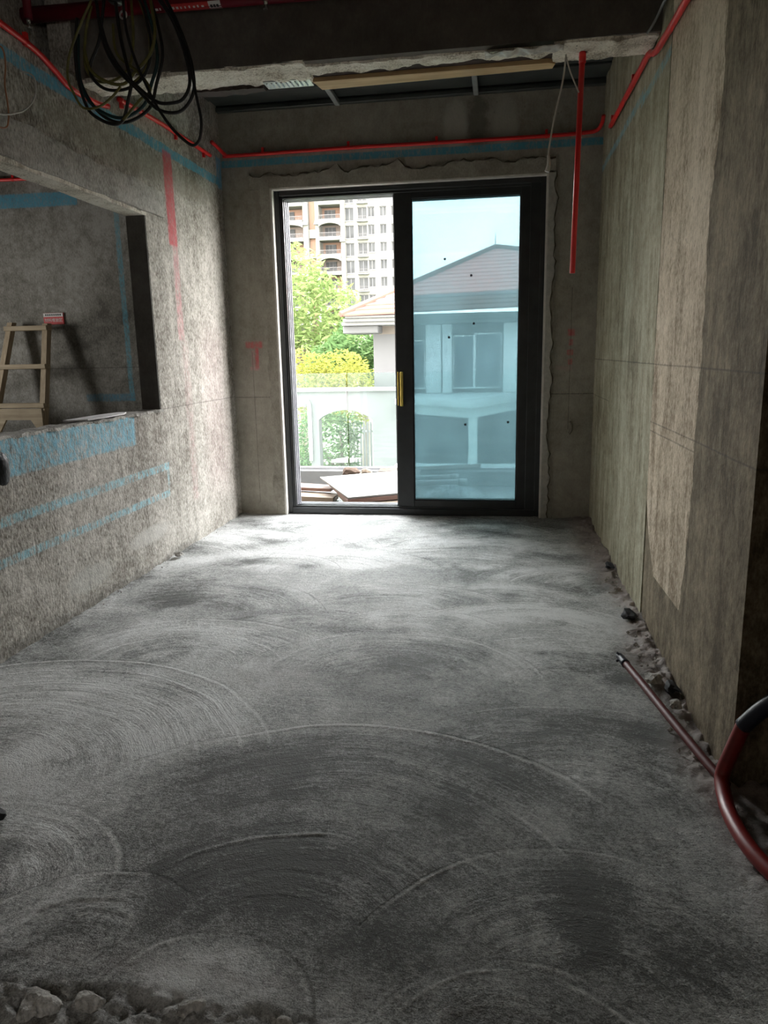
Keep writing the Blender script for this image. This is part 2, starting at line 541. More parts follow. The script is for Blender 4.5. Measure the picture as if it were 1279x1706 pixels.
def wood(name, a, b, axis):
    t = NT(name)
    co = t.n('TexCoord').outputs['Object']
    sc = [30, 30, 30]
    sc[axis] = 1.6
    n = t.noise(t.mapping(co, tuple(sc)), 1.0, 6, 0.65, 0.4)
    n2 = t.noise(co, 5, 4)
    f = t.math('ADD', t.math('MULTIPLY', n, 0.7), t.math('MULTIPLY', n2, 0.3))
    c = t.mix(t.rng(f, 0.35, 0.65), a, b)
    t.bsdf(c, 0.7, 0, t.bump(n, 0.3, 0.003), 0.3)
    return t.m


M['plank'] = wood('tan_plank', (0.42, 0.27, 0.14), (0.70, 0.50, 0.28), 0)
M['ladder_v'] = wood('ladder_wood_upright', (0.26, 0.20, 0.13), (0.46, 0.37, 0.25), 2)
M['ladder_h'] = wood('ladder_wood_rung', (0.28, 0.22, 0.145), (0.50, 0.41, 0.28), 0)


def glass(name, tint, veil, veil_col, gloss=0.05):
    t = NT(name)
    co = t.n('TexCoord').outputs['Object']
    tr = t.n('BsdfTransparent')
    tr.inputs[0].default_value = (*tint, 1)
    tl = t.n('BsdfTranslucent')
    tl.inputs[0].default_value = (*veil_col, 1)
    n = t.noise(t.mapping(co, (1, 1, 0.5)), 2.2, 5, 0.6)
    mx = t.n('MixShader')
    t.l(t.rng(n, 0.3, 0.7, veil * 0.6, veil * 1.4), mx.inputs[0])
    t.l(tr.outputs[0], mx.inputs[1])
    t.l(tl.outputs[0], mx.inputs[2])
    gl = t.n('BsdfGlossy')
    gl.inputs['Roughness'].default_value = 0.03
    fr = t.n('Fresnel')
    fr.inputs[0].default_value = 1.45
    m2 = t.n('MixShader')
    t.l(fr.outputs[0], m2.inputs[0])
    t.l(mx.outputs[0], m2.inputs[1])
    t.l(gl.outputs[0], m2.inputs[2])
    t.l(m2.outputs[0], t.out.inputs['Surface'])
    return t.m


M['glass'] = glass('tinted_dusty_glass', (0.475, 0.535, 0.55), 0.125, (0.56, 0.70, 0.73))
M['rail_glass'] = glass('clear_green_glass', (0.90, 0.95, 0.94), 0.016, (0.80, 0.93, 0.90))

# ------------------------------------------------------------------ floor (trowelled screed)
XL, XR, YB = -2.155, 0.685, 5.84


def floor_material():
    t = NT('trowelled_screed')
    co = t.n('TexCoord').outputs['Object']
    at = t.n('Attribute')
    at.attribute_name = 'sweep'
    sw = at.outputs['Vector']
    tone = t.n('Attribute')
    tone.attribute_name = 'tone'
    dirt = t.n('Attribute')
    dirt.attribute_name = 'dirt'
    fine = t.noise(t.mapping(sw, (150, 22, 1)), 1.0, 4, 0.65)
    mid = t.noise(t.mapping(sw, (34, 3.2, 1)), 1.0, 5, 0.62, 0.35)
    wide = t.noise(t.mapping(sw, (9, 1.6, 1)), 1.0, 4, 0.6, 0.5)
    wgt = t.n('Attribute')
    wgt.attribute_name = 'weight'
    grain = t.noise(co, 240, 3, 0.75)
    grain2 = t.noise(t.mapping(co, (1, 1.3, 1)), 75, 4, 0.7)
    blot = t.noise(co, 2.6, 7, 0.65, 0.6)

    def cen(v, k):
        return t.math('MULTIPLY', t.math('SUBTRACT', v, 0.5), k)
    a = t.math('ADD', cen(mid, 0.55), cen(wide, 0.65))
    a = t.math('ADD', a, cen(fine, 0.40))
    a = t.math('MULTIPLY', a, wgt.outputs['Fac'])
    a = t.math('ADD', a, cen(blot, 0.95))
    a = t.math('ADD', a, cen(grain, 1.2))
    a = t.math('ADD', a, cen(grain2, 1.1))
    grain3 = t.noise(t.mapping(co, (1, 1.2, 1)), 24, 5, 0.7, 0.3)
    a = t.math('ADD', a, cen(grain3, 0.7))
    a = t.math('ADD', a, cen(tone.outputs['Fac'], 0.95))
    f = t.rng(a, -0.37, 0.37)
    r = t.n('ValToRGB')
    e = r.color_ramp.elements
    e[0].position, e[0].color = 0.0, (0.085, 0.086, 0.078, 1)
    e[1].position, e[1].color = 1.0, (0.72, 0.72, 0.705, 1)
    k = e.new(0.5)
    k.color = (0.38, 0.382, 0.365, 1)
    t.l(f, r.inputs[0])
    c = t.mix(dirt.outputs['Fac'], r.outputs[0], t.mix(t.rng(t.noise(co, 7, 5), 0.35, 0.65), (0.20, 0.165, 0.15), (0.40, 0.34, 0.31)))
    h = t.math('ADD', t.math('MULTIPLY', t.math('ADD', fine, t.math('MULTIPLY', mid, 1.1)), t.math('MULTIPLY', wgt.outputs['Fac'], 0.55)), t.math('MULTIPLY', grain, 0.5))
    h = t.math('ADD', h, t.math('MULTIPLY', grain2, 0.6))
    h = t.math('ADD', h, t.math('MULTIPLY', grain3, 0.5))
    nm = t.bump(h, 1.0, 0.009)
    t.bsdf(c, 0.62, 0, nm, 0.35)
    return t.m


def build_floor():
    ys = [-3.0, -2.0, -1.0, 0.0, 0.5, 0.8]
    y = 0.95
    while y < 5.9:
        ys.append(y)
        y += 0.0042 + 0.0055 * max(0, (y - 1.0)) / 4.9
    ys.append(5.95)
    xs = np.concatenate([np.arange(XL - 0.02, 0.93, 0.0062)])
    X, Y = np.meshgrid(xs, np.array(ys))
    rs = random.Random(21)
    R_ = Y.copy() * 1.0
    S_ = X.copy()
    ID = np.zeros_like(X)
    H = np.zeros_like(X)
    T = 0.5 + 0.5 * fbm(X * 1.3, Y * 1.3, 3, 3)
    sweeps = []
    for ri, cy_ in enumerate([5.25, 4.72, 4.2, 3.68, 3.15]):
        order = list(range(5))
        rs.shuffle(order)
        for j in order:
            sweeps.append(([-2.05, -1.45, -0.80, -0.15, 0.40][j] + (ri % 2) * 0.3 - 0.12 + rs.uniform(-0.16, 0.16), cy_ + rs.uniform(-0.2, 0.2), rs.uniform(0.45, 0.85),
                           rs.uniform(0.05, 0.25), rs.uniform(-1.5, -1.0), rs.uniform(1.0, 1.5), rs.uniform(0.75, 1.0), rs.uniform(0.3, 0.8), 1.0, []))
    # the nearer sweeps one by one: centre, outer and inner radius, angles, flattening, tone, comb depth, ridge radii
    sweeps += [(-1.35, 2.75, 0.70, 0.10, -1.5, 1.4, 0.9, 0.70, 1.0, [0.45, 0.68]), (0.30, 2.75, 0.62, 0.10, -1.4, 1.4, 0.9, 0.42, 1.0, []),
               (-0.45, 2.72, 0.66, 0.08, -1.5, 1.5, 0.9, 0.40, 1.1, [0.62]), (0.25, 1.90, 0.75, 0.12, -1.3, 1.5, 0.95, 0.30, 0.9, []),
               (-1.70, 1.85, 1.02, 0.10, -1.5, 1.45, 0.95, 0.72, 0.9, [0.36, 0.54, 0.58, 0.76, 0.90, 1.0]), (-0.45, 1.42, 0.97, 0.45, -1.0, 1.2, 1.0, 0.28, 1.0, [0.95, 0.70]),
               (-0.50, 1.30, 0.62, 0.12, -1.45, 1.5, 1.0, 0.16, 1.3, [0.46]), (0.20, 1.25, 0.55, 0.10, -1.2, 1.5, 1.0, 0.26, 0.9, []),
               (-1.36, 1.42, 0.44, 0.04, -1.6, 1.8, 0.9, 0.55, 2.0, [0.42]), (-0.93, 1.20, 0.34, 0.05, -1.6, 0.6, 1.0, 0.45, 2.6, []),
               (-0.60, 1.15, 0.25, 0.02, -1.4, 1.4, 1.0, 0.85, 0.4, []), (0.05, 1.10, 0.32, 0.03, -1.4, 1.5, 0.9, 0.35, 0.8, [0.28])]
    W = np.full_like(X, 0.35)
    for k, (cx_, cyj, Ro, inn, ang0, ang1, ec, t0, comb, ridges) in enumerate(sweeps, 1):
        dx, dy = (X - cx_), (Y - cyj) / ec
        r = np.hypot(dx, dy)
        r = r + 0.030 * fbm(X * 2.3 + k, Y * 2.3, k, 3)
        th = np.arctan2(dx, dy)
        mask = (r < Ro) & (r > inn) & (th > ang0) & (th < ang1)
        R_[mask] = r[mask]
        S_[mask] = (th * 0.55)[mask]
        ID[mask] = k
        tt = np.clip((r - inn) / (Ro - inn), 0, 1)
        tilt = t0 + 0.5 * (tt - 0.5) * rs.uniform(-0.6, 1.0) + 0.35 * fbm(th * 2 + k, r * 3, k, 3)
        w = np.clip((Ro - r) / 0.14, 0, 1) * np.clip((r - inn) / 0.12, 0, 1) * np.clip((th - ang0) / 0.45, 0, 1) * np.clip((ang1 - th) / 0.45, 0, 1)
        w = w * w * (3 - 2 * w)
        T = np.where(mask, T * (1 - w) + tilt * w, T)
        W = np.where(mask, (0.25 + 0.9 * w) * min(1.35, 0.75 + 0.25 * comb), W)
        fl = (vnoise(r * 75, th * 1.6 + k * 7, k) * 0.00075 + vnoise(r * 30, th * 1.2, k + 5) * 0.0009) * comb
        fl = fl + comb * 0.0006 * vnoise(r * 120, th * 5, k + 9)
        rid = 0
        for rr_ in ridges + [Ro - 0.012]:
            ln = np.exp(-((r - rr_) / 0.0045) ** 2) * np.clip(vnoise(th * 2.2 + rr_ * 31, r * 0 + k, k) + (0.6 if rr_ in ridges else 0.1), 0, 1)
            ln = ln * np.clip((th - ang0) / 0.3, 0, 1) * np.clip((ang1 - th) / 0.3, 0, 1)
            rid = rid + 0.0030 * ln
            T = np.where(mask, T + 0.45 * ln, T)
        H = np.where(mask, H * (1 - w) + fl * w + rid, H)
    H = H + 0.0022 * fbm(X * 2.2, Y * 2.2, 9, 3)
    # rough strip beside the right wall
    edge = 0.50 + 0.10 * fbm(Y * 1.3, Y * 0 + 2.0, 31, 3) + 0.07 * np.clip((3.0 - Y) / 1.5, -1, 0.3)
    e = np.clip((X - edge) / 0.16, 0, 1)
    e = e * e * (3 - 2 * e)
    lum = fbm(X * 9, Y * 6, 41, 5)
    lum2 = fbm(X * 28, Y * 22, 43, 4)
    H = H * (1 - 0.5 * e) + e * (0.020 * lum + 0.011 * lum2 + 0.004)
    close = np.clip((X - (XR - 0.10)) / 0.10, 0, 1) * (Y > 2.1)
    H = H + close * (0.030 * np.clip(fbm(X * 14, Y * 9, 51, 4) + 0.25, -0.3, 1) + 0.01 * lum2)
    # crumbs along the left wall
    cl = np.clip((XL + 0.10 - X) / 0.10, 0, 1)
    H = H + cl * (0.012 * fbm(X * 16, Y * 10, 61, 4) + 0.004)
    # broken front edge of the screed, rough bed below
    ed = 1.222 + 0.030 * fbm(X * 3.0, X * 0 + 1, 71, 4) + 0.012 * vnoise(X * 22, X * 0, 73) - 0.03 * np.clip((X + 0.5) / 0.5, 0, 2)
    b = np.clip((ed - Y) / 0.045, 0, 1)
    b = b * b * (3 - 2 * b)
    bed = -0.006 + 0.024 * fbm(X * 11, Y * 11, 81, 5) + 0.016 * fbm(X * 40, Y * 40, 83, 3)
    H = H * (1 - b) + b * bed
    lip = np.exp(-((Y - ed - 0.04) / 0.035) ** 2)
    H = H + lip * 0.006 * fbm(X * 8, Y * 20, 91, 4)
    D = np.clip(e * 0.85 + b * 0.25 + lip * 0.25 * (fbm(X * 5, Y * 9, 5, 3) + 0.4) + close * 0.2, 0, 1)
    D = np.clip(D + 0.5 * np.clip(-0.35 - fbm(X * 1.1 + 4, Y * 1.1, 13, 3), 0, 1), 0, 1)
    T = np.clip(T, 0, 1)
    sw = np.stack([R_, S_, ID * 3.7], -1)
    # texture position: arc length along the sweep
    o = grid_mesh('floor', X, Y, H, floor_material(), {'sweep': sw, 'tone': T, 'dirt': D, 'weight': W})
    return o


fl_obj = build_floor()
tag(fl_obj, 'grey cement screed floor with curved trowel marks', 'floor', kind='structure')

# ------------------------------------------------------------------ walls of the main room
w = MB()   # back wall around the sliding door
TB = 3.40
w.box(XL - 0.24, -1.77, YB, YB + 0.24, 0, TB)
w.box(0.31, XR + 0.3, YB, YB + 0.24, 0, TB)
w.box(-1.77, 0.31, YB, YB + 0.24, 2.545, TB)
wall_back = w.build('wall_back', M['wall_back'])
tag(wall_back, 'grey concrete wall around the sliding door with a blue stripe', 'wall', kind='structure')

OY0, OY1, OZ0, OZ1 = 0.9, 4.49, 0.965, 2.165
TW = 0.125
w = MB()   # left wall with its pass-through opening
w.box(XL - TW, XL, -3.0, OY0, -0.05, 2.70)
w.box(XL - TW, XL, OY0, OY1, -0.05, OZ0)
w.box(XL - TW, XL, OY0, OY1, OZ1, 2.70)
w.box(XL - TW, XL, OY1, YB, -0.05, 2.70)
w.box(XL - TW, XL, 3.83, YB, 2.70, TB)
w.box(XL - TW, XL, YB + 0.24, 6.75, -0.05, TB)
w.box(XL - 0.42, XL - 0.22, -3.0, 3.83, 2.70, 3.4)
w.box(XL - 0.22, XL - TW, -3.0, 3.83, 2.55, 2.70)
w.box(XL - 0.42, XL - 0.2, 3.83, YB, 2.7, 3.4)
wall_left = w.build('wall_left', M['wall_left'])
tag(wall_left, 'grey concrete wall with wide opening, blue and red paint marks', 'wall', kind='structure')


def ragged(n, a, b, amp, seed):
    rr = random.Random(seed)
    out, q = [], 0.0
    for i in range(n + 1):
        q = q * 0.6 + rr.uniform(-amp, amp)
        out.append((a + (b - a) * i / n, q))
    return out


def strip(mb, axis_pts0, axis_pts1, mk):
    """quad strip slab between two ragged lines; mk(u, v, d) -> point"""
    n = len(axis_pts0)
    base = len(mb.v)
    for d in (0, 1):
        for (u, v) in axis_pts0: mb.v.append(mk(u, v, d))
        for (u, v) in axis_pts1: mb.v.append(mk(u, v, d))
    for i in range(n - 1):
        a, b_, c, d_ = base + i, base + i + 1, base + n + i + 1, base + n + i
        mb.f.append((a, b_, c, d_))
        mb.f.append((a + 2 * n, d_ + 2 * n, c + 2 * n, b_ + 2 * n))
        mb.f.append((a, a + 2 * n, b_ + 2 * n, b_))
        mb.f.append((d_, c, c + 2 * n, d_ + 2 * n))
    mb.f.append((base, base + n, base + 3 * n, base + 2 * n))
    mb.f.append((base + n - 1, base + 3 * n - 1, base + 4 * n - 1, base + 2 * n - 1))


def strip_lines(n, a, b, lo, hi, amp_lo, amp_hi, seed):
    l0 = [(u, lo + q) for u, q in ragged(n, a, b, amp_lo, seed)]
    l1 = [(u, hi + q) for u, q in ragged(n, a, b, amp_hi, seed + 1)]
    return l0, l1


# rough plaster band over the opening, crumbling sill edge, jamb coloured dark for its shade, soffit coloured pale for its light
b = MB()
l0, l1 = strip_lines(60, OY0, 4.72, OZ1 + 0.002, OZ1 + 0.165, 0.004, 0.012, 3)
strip(b, l0, l1, lambda u, v, d: (XL - 0.004 + 0.024 * d, u, v))
b.build('plaster_band', M['lintel'], wall_left)
b = MB()
l0, l1 = strip_lines(50, OY0, OY1, XL - TW + 0.005, XL + 0.004, 0.004, 0.008, 5)
strip(b, l0, l1, lambda u, v, d: (v, u, OZ1 - 0.02 * d + 0.004))
b.build('opening_soffit', M['soffit'], wall_left)
b = MB()
l0, l1 = strip_lines(70, OY0, OY1, XL - TW + 0.005, XL + 0.006, 0.006, 0.010, 8)
strip(b, l0, l1, lambda u, v, d: (v, u, OZ0 - 0.004 + 0.016 * d + 0.004 * math.sin(u * 37)))
b.build('opening_sill', M['lintel'], wall_left)
b = MB()
b.box(XL - TW + 0.002, XL - 0.002, OY1 - 0.012, OY1 + 0.01, OZ0, OZ1)
b.build('opening_jamb', M['jamb'], wall_left)

w = MB()   # right wall: far face, near face a little deeper, recess towards the camera
w.box(XR, XR + 0.3, 3.60, YB + 0.1, -0.05, TB)
w.box(XR + 0.06, XR + 0.28, 3.5, 3.7, -0.05, TB)
wall_right = w.build('wall_right', M['wall_right'])
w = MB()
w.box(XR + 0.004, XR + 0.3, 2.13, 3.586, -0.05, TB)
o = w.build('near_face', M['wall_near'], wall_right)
o['label'] = 'brown nearer part of the wall, darkened further as shade'
tag(wall_right, 'olive grey concrete wall with vertical seams and runs', 'wall', kind='structure')
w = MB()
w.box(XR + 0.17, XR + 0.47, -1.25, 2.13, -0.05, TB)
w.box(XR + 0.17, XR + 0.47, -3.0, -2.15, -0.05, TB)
w.box(XR + 0.17, XR + 0.47, -2.15, -1.25, -0.05, 1.05)  # gap above: unseen opening added to let in fill light
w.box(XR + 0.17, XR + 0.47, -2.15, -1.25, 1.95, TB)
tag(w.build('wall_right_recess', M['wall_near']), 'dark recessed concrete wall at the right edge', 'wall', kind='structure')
# brown rough strip of unplastered column, proud of the wall
n = 90
rr = random.Random(4)
L, Rr_ = [], []
qa = qb = 0
for i in range(n + 1):
    z = 0.30 + (TB - 0.30) * i / n
    qa = qa * 0.7 + rr.uniform(-0.006, 0.006)
    qb = qb * 0.7 + rr.uniform(-0.014, 0.014)
    low = max(0.0, (0.62 - z) / 0.32)
    L.append((z, 3.565 + qa - 0.20 * low ** 1.5 * 1.2))
    Rr_.append((z, 2.80 + qb - 0.06 * max(0, z - 1.6) + 0.08 * low))
b = MB()
strip(b, L, Rr_, lambda u, v, d: (XR + 0.008 - (0.013 if v > 3.1 else 0.0045) * d, v, u))
o = b.build('column_strip', M['patch_right'], wall_right)
o['label'] = 'lighter brown rough concrete strip'

w = MB()
w.box(XL - 0.6, XR + 0.5, -3.2, -3.0, -0.05, 3.4)
tag(w.build('wall_rear', M['concrete']), 'bare concrete wall behind the viewer', 'wall', kind='structure')
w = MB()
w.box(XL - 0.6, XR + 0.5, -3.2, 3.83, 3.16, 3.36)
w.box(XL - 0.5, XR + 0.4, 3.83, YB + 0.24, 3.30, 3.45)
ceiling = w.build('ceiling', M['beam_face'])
tag(ceiling, 'dark bare concrete ceiling slab above the beam', 'ceiling', kind='structure')

# ceiling beam with a broken pale underside
BZ = 2.685
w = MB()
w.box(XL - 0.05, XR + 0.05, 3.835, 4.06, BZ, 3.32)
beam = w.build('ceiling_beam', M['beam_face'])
tag(beam, 'dark concrete beam across the room with crumbling pale underside', 'beam', kind='structure')


def soffit_patch(name, x0, x1, y0, y1, depth, seed, mat, ragx=0.02):
    nx, ny = int((x1 - x0) / 0.008), max(6, int((y1 - y0) / 0.008))
    u = np.linspace(0, 1, nx)
    v = np.linspace(0, 1, ny)
    Ug, Vg = np.meshgrid(u, v)
    Xg = x0 + Ug * (x1 - x0)
    front = y0 + 0.012 * fbm(Xg * 9, Xg * 0 + seed, seed, 4)
    back = y1 + 0.022 * fbm(Xg * 6, Xg * 0 + seed + 3, seed + 3, 4)
    Yg = front + Vg * (back - front)
    Z = BZ - depth + 0.014 * fbm(Xg * 14, Yg * 14, seed, 5)
    rim = np.minimum(np.minimum(Vg, 1 - Vg) * (ny - 1), np.minimum(Ug, 1 - Ug) * (nx - 1))
    Z = np.where(rim < 1, BZ + 0.004, Z)
    o = grid_mesh(name, Xg, Yg, Z, mat, smooth=False)
    adopt(o, beam)
    return o


soffit_patch('beam_underside', XL, -0.965, 3.838, 4.095, 0.010, 11, M['soffit'])
soffit_patch('beam_underside', -0.975, 0.235, 3.880, 4.0, 0.008, 17, M['soffit'])
soffit_patch('beam_underside', 0.215, XR, 3.848, 4.085, 0.014, 23, M['soffit'])
b = MB()
b.box(-0.97, 0.24, 3.99, 4.06, BZ - 0.002, BZ + 0.02)
b.build('beam_groove', M['scrap'], beam)

b = MB()
b.prism([(-0.975, 4.05), (0.20, 4.045), (0.235, 4.062), (0.225, 4.125), (-0.955, 4.175)], 2, BZ - 0.022, BZ + 0.003)
o = b.build('formwork_plank', M['plank'])
tag(o, 'long tan wooden plank fixed under the ceiling beam', 'plank')
pl = empty('ribbed_metal_strip', (-1.1, 4.1, BZ), 'short silver ribbed metal strip left of the tan plank', 'metal strip')
b = MB()
b.box(-1.235, -0.99, 4.035, 4.135, BZ - 0.012, BZ - 0.006)
b.build('sheet', M['steel'], pl)
for i in range(9):
    b = MB()
    x = -1.225 + i * 0.025
    b.prism([(x, BZ - 0.012), (x + 0.006, BZ - 0.018), (x + 0.012, BZ - 0.012)], 1, 4.05, 4.12)
    b.build('rib', M['steel'], pl)
b = MB()
l0, l1 = strip_lines(30, -1.62, -1.245, 4.07, 4.145, 0.006, 0.012, 31)
strip(b, l0, l1, lambda u, v, d: (u, v, BZ - 0.004 - 0.02 * d))
tag(b.build('brown_scrap', M['scrap']), 'dark brown torn scrap under the beam near the left wall', 'scrap')
# crumpled plastic sheet stuck under the beam
nx, ny = 46, 9
Ug, Vg = np.meshgrid(np.linspace(0, 1, nx), np.linspace(0, 1, ny))
Xg = -0.10 + Ug * 0.36
Yg = 3.845 + Vg * 0.07 - 0.02 * Ug
Zg = BZ - 0.022 + 0.022 * fbm(Ug * 7, Vg * 2.5, 77, 4)
o = grid_mesh('plastic_sheet', Xg, Yg, Zg, M['bag'])
md = o.modifiers.new('thickness', 'SOLIDIFY')
md.thickness = 0.002
tag(o, 'crumpled pale plastic sheet stuck under the beam', 'plastic sheet')

# dark sheet-metal ceiling of the bay by the window, with pale struts
bay = empty('metal_ceiling', (-0.7, 4.95, 3.12), 'dark grooved metal ceiling over the bay by the door', 'ceiling panel')
yb = 4.06
i = 0
while yb < YB - 0.02:
    y1 = min(yb + 0.145, YB + 0.0)
    b = MB()
    b.bevbox(XL + 0.002, XR - 0.002, yb + 0.004, y1 - 0.006, 3.125 + 0.012 * (i % 2), 3.16, 0.004)
    b.build('panel', M['grid_metal'], bay)
    yb += 0.145
    i += 1
b = MB()
b.bevbox(XL + 0.002, XR - 0.002, YB - 0.05, YB - 0.003, 3.095, 3.128, 0.004)
b.build('edge_trim', M['grid_metal'], bay)
for x in (-1.22, -0.21):
    b = MB()
    b.bevbox(x - 0.018, x + 0.018, 4.3, YB - 0.02, 3.085, 3.122, 0.004)
    b.build('strut', M['strut'], bay)

M['bead'] = plain('pale_sealant', (0.42, 0.40, 0.36), 0.7, 0, 0.15, 30)
M['mortar_shade'] = plain('shade_line_mortar', (0.13, 0.115, 0.09), 0.9, 0, 0.25, 25)  # dark strips painting the shading along the mortar patch edges
# mortar patches with ragged outline round the door opening
b = MB()
l0, l1 = strip_lines(80, -1.93, 0.36, 2.547, 2.645, 0.001, 0.016, 41)
l1 = [(u, v + 0.055 * math.exp(-((u + 1.26) / 0.035) ** 2) + 0.045 * math.exp(-((u + 0.78) / 0.04) ** 2) + 0.02 * math.exp(-((u + 0.3) / 0.08) ** 2)) for u, v in l1]
strip(b, l0, l1, lambda u, v, d: (u, YB + 0.004 - 0.022 * d, v))
b.build('mortar_patch', M['mortar'], wall_back)
b = MB()
strip(b, l0, [(u, v + 0.010 + 0.006 * math.sin(u * 41) + 0.004 * math.sin(u * 97)) for u, v in l1], lambda u, v, d: (u, YB + 0.004 - 0.012 * d, v))
b.build('mortar_shade_line', M['mortar_shade'], wall_back)
b = MB()
l0, l1 = strip_lines(70, 0.0, 2.56, -1.772, -1.85, 0.0008, 0.010, 43)
strip(b, l0, l1, lambda u, v, d: (v, YB + 0.004 - 0.014 * d, u))
b.build('mortar_patch', M['mortar'], wall_back)
b = MB()
l0, l1 = strip_lines(70, 0.0, 2.56, 0.313, 0.362, 0.0008, 0.014, 47)
strip(b, l0, l1, lambda u, v, d: (v, YB + 0.004 - 0.022 * d, u))
b.build('mortar_patch', M['bead'], wall_back)
b = MB()
strip(b, l0, [(u, v + 0.008 + 0.004 * math.sin(u * 53)) for u, v in l1], lambda u, v, d: (v, YB + 0.004 - 0.010 * d, u))
b.build('mortar_shade_line', M['mortar_shade'], wall_back)
# pale bead along the reveal
M['bead'] = plain('pale_sealant_bead', (0.62, 0.59, 0.54), 0.7)
b = MB()
b.box(-1.773, -1.758, YB - 0.012, YB + 0.06, 0.0, 2.548)
b.box(-1.773, 0.31, YB - 0.012, YB + 0.06, 2.538, 2.55)
b.box(0.300, 0.315, YB - 0.010, YB + 0.06, 0.0, 2.548)
b.build('sealant_bead', M['bead'], wall_back)

# stub of pipe and a plug hole on the back wall, right of the door
st = empty('pipe_stub', (0.50, YB, 0.715), 'small grey curved stub on the wall right of the door', 'pipe stub')
b = MB()
b.tube([(0.50 + 0.03 * math.cos(a), YB - 0.012, 0.715 + 0.05 * math.sin(a)) for a in [q * 0.25 - 1.2 for q in range(10)]], 0.010, 8, 2)
b.build('ring', M['mortar'], st, True)
b = MB()
b.tube([(0.585, YB + 0.01, 0.715), (0.585, YB - 0.018, 0.715)], 0.016, 10, 1)
b.build('plug', M['mortar'], st)

# ------------------------------------------------------------------ sliding door
FY0, FY1 = 5.885, 6.065
door = empty('door_1', (-0.73, 5.97, 0))
tag(door, 'charcoal aluminium frame of the sliding balcony door', 'door frame', kind='structure')
b = MB()
b.bevbox(-1.766, -1.722, FY0, FY1, 0.0, 2.54)
b.build('jamb', M['frame'], door)
b = MB()
b.bevbox(0.262, 0.308, FY0, FY1, 0.0, 2.54)
b.build('jamb', M['frame'], door)
b = MB()
b.bevbox(-1.722, 0.262, FY0, FY1, 2.500, 2.54)
b.build('head', M['frame'], door)
b = MB()
b.bevbox(-1.722, 0.262, FY0 - 0.01, FY1, 0.0, 0.052)
b.build('threshold', M['frame'], door)
for k in range(4):   # channels of the tracks
    y = FY0 + 0.012 + k * 0.050
    b = MB()
    b.bevbox(-1.722, -1.694, y, y + 0.014, 0.05, 2.50, 0.002)
    b.build('track_fin', M['frame_in'] if k else M['frame'], door)
    b = MB()
    b.bevbox(-1.70, 0.262, y, y + 0.014, 2.482, 2.502, 0.002)
    b.build('track_fin', M['frame_in'] if k else M['frame'], door)
    b = MB()
    b.bevbox(-1.70, 0.262, y, y + 0.010, 0.05, 0.066, 0.002)
    b.build('track_rail', M['frame_in'] if k > 1 else M['frame'], door)


def sash(name, y0, x0, x1, label):
    y1 = y0 + 0.042
    s = empty(name, ((x0 + x1) / 2, (y0 + y1) / 2, 0.055), label, 'door panel', 'sliding panels of the balcony door')
    parts = [('stile', x0, x0 + 0.136, 0.058, 2.495), ('stile', x1 - 0.075, x1, 0.058, 2.495),
             ('top_rail', x0 + 0.136, x1 - 0.075, 2.436, 2.495), ('bottom_rail', x0 + 0.136, x1 - 0.075, 0.058, 0.118)]
    for nm, a, c_, z0, z1 in parts:
        b = MB()
        b.bevbox(a, c_, y0, y1, z0, z1, 0.003)
        b.build(nm, M['frame'], s)
    b = MB()
    b.box(x0 + 0.130, x1 - 0.069, (y0 + y1) / 2 - 0.004, (y0 + y1) / 2 + 0.004, 0.112, 2.442)
    g = b.build('glass_pane', M['glass'], s)
    b = MB()
    ym = y0 + 0.006
    gx0, gx1 = x0 + 0.136, x1 - 0.075
    b.box(gx0, gx0 + 0.007, ym, ym + 0.02, 0.118, 2.436)
    b.box(gx1 - 0.007, gx1, ym, ym + 0.02, 0.118, 2.436)
    b.box(gx0, gx1, ym, ym + 0.02, 0.118, 0.125)
    b.box(gx0, gx1, ym, ym + 0.02, 2.429, 2.436)
    b.build('gasket', M['gasket'], s)
    return s, g


b = MB()
b.bevbox(0.19, 0.262, 5.887, 5.903, 0.05, 2.50, 0.002)
b.build('side_cover', M['frame'], door)
b = MB()
b.bevbox(0.20, 0.262, 5.912, 5.955, 0.05, 2.50, 0.002)
b.build('side_cover', M['frame'], door)
s1, g1 = sash('sliding_door_panel', 5.905, -0.832, 0.195, 'front sliding glass panel with gold handle and black dots on the glass')
s2, g2 = sash('sliding_door_panel', 5.965, -0.845, 0.262, 'rear sliding glass panel parked directly behind the panel with the gold handle')
hd = MB()
hd.bevbox(-0.798, -0.774, 5.876, 5.906, 0.885, 1.155, 0.004)
h1 = hd.build('handle', M['gold'], s1)
hd = MB()
hd.bevbox(-0.820, -0.812, 5.890, 5.906, 0.890, 1.155, 0.002)
hd.build('handle_edge', M['gold'], s1)
for (x, z) in [(-0.444, 1.994), (-0.243, 1.868), (-0.222, 1.512), (-0.413, 1.412), (-0.285, 0.734), (0.05, 0.751)]:
    b = MB()
    b.tube([(x, 5.922, z), (x, 5.917, z)], 0.0095, 12, 1)
    b.build('dot_sticker', M['black'], s1)

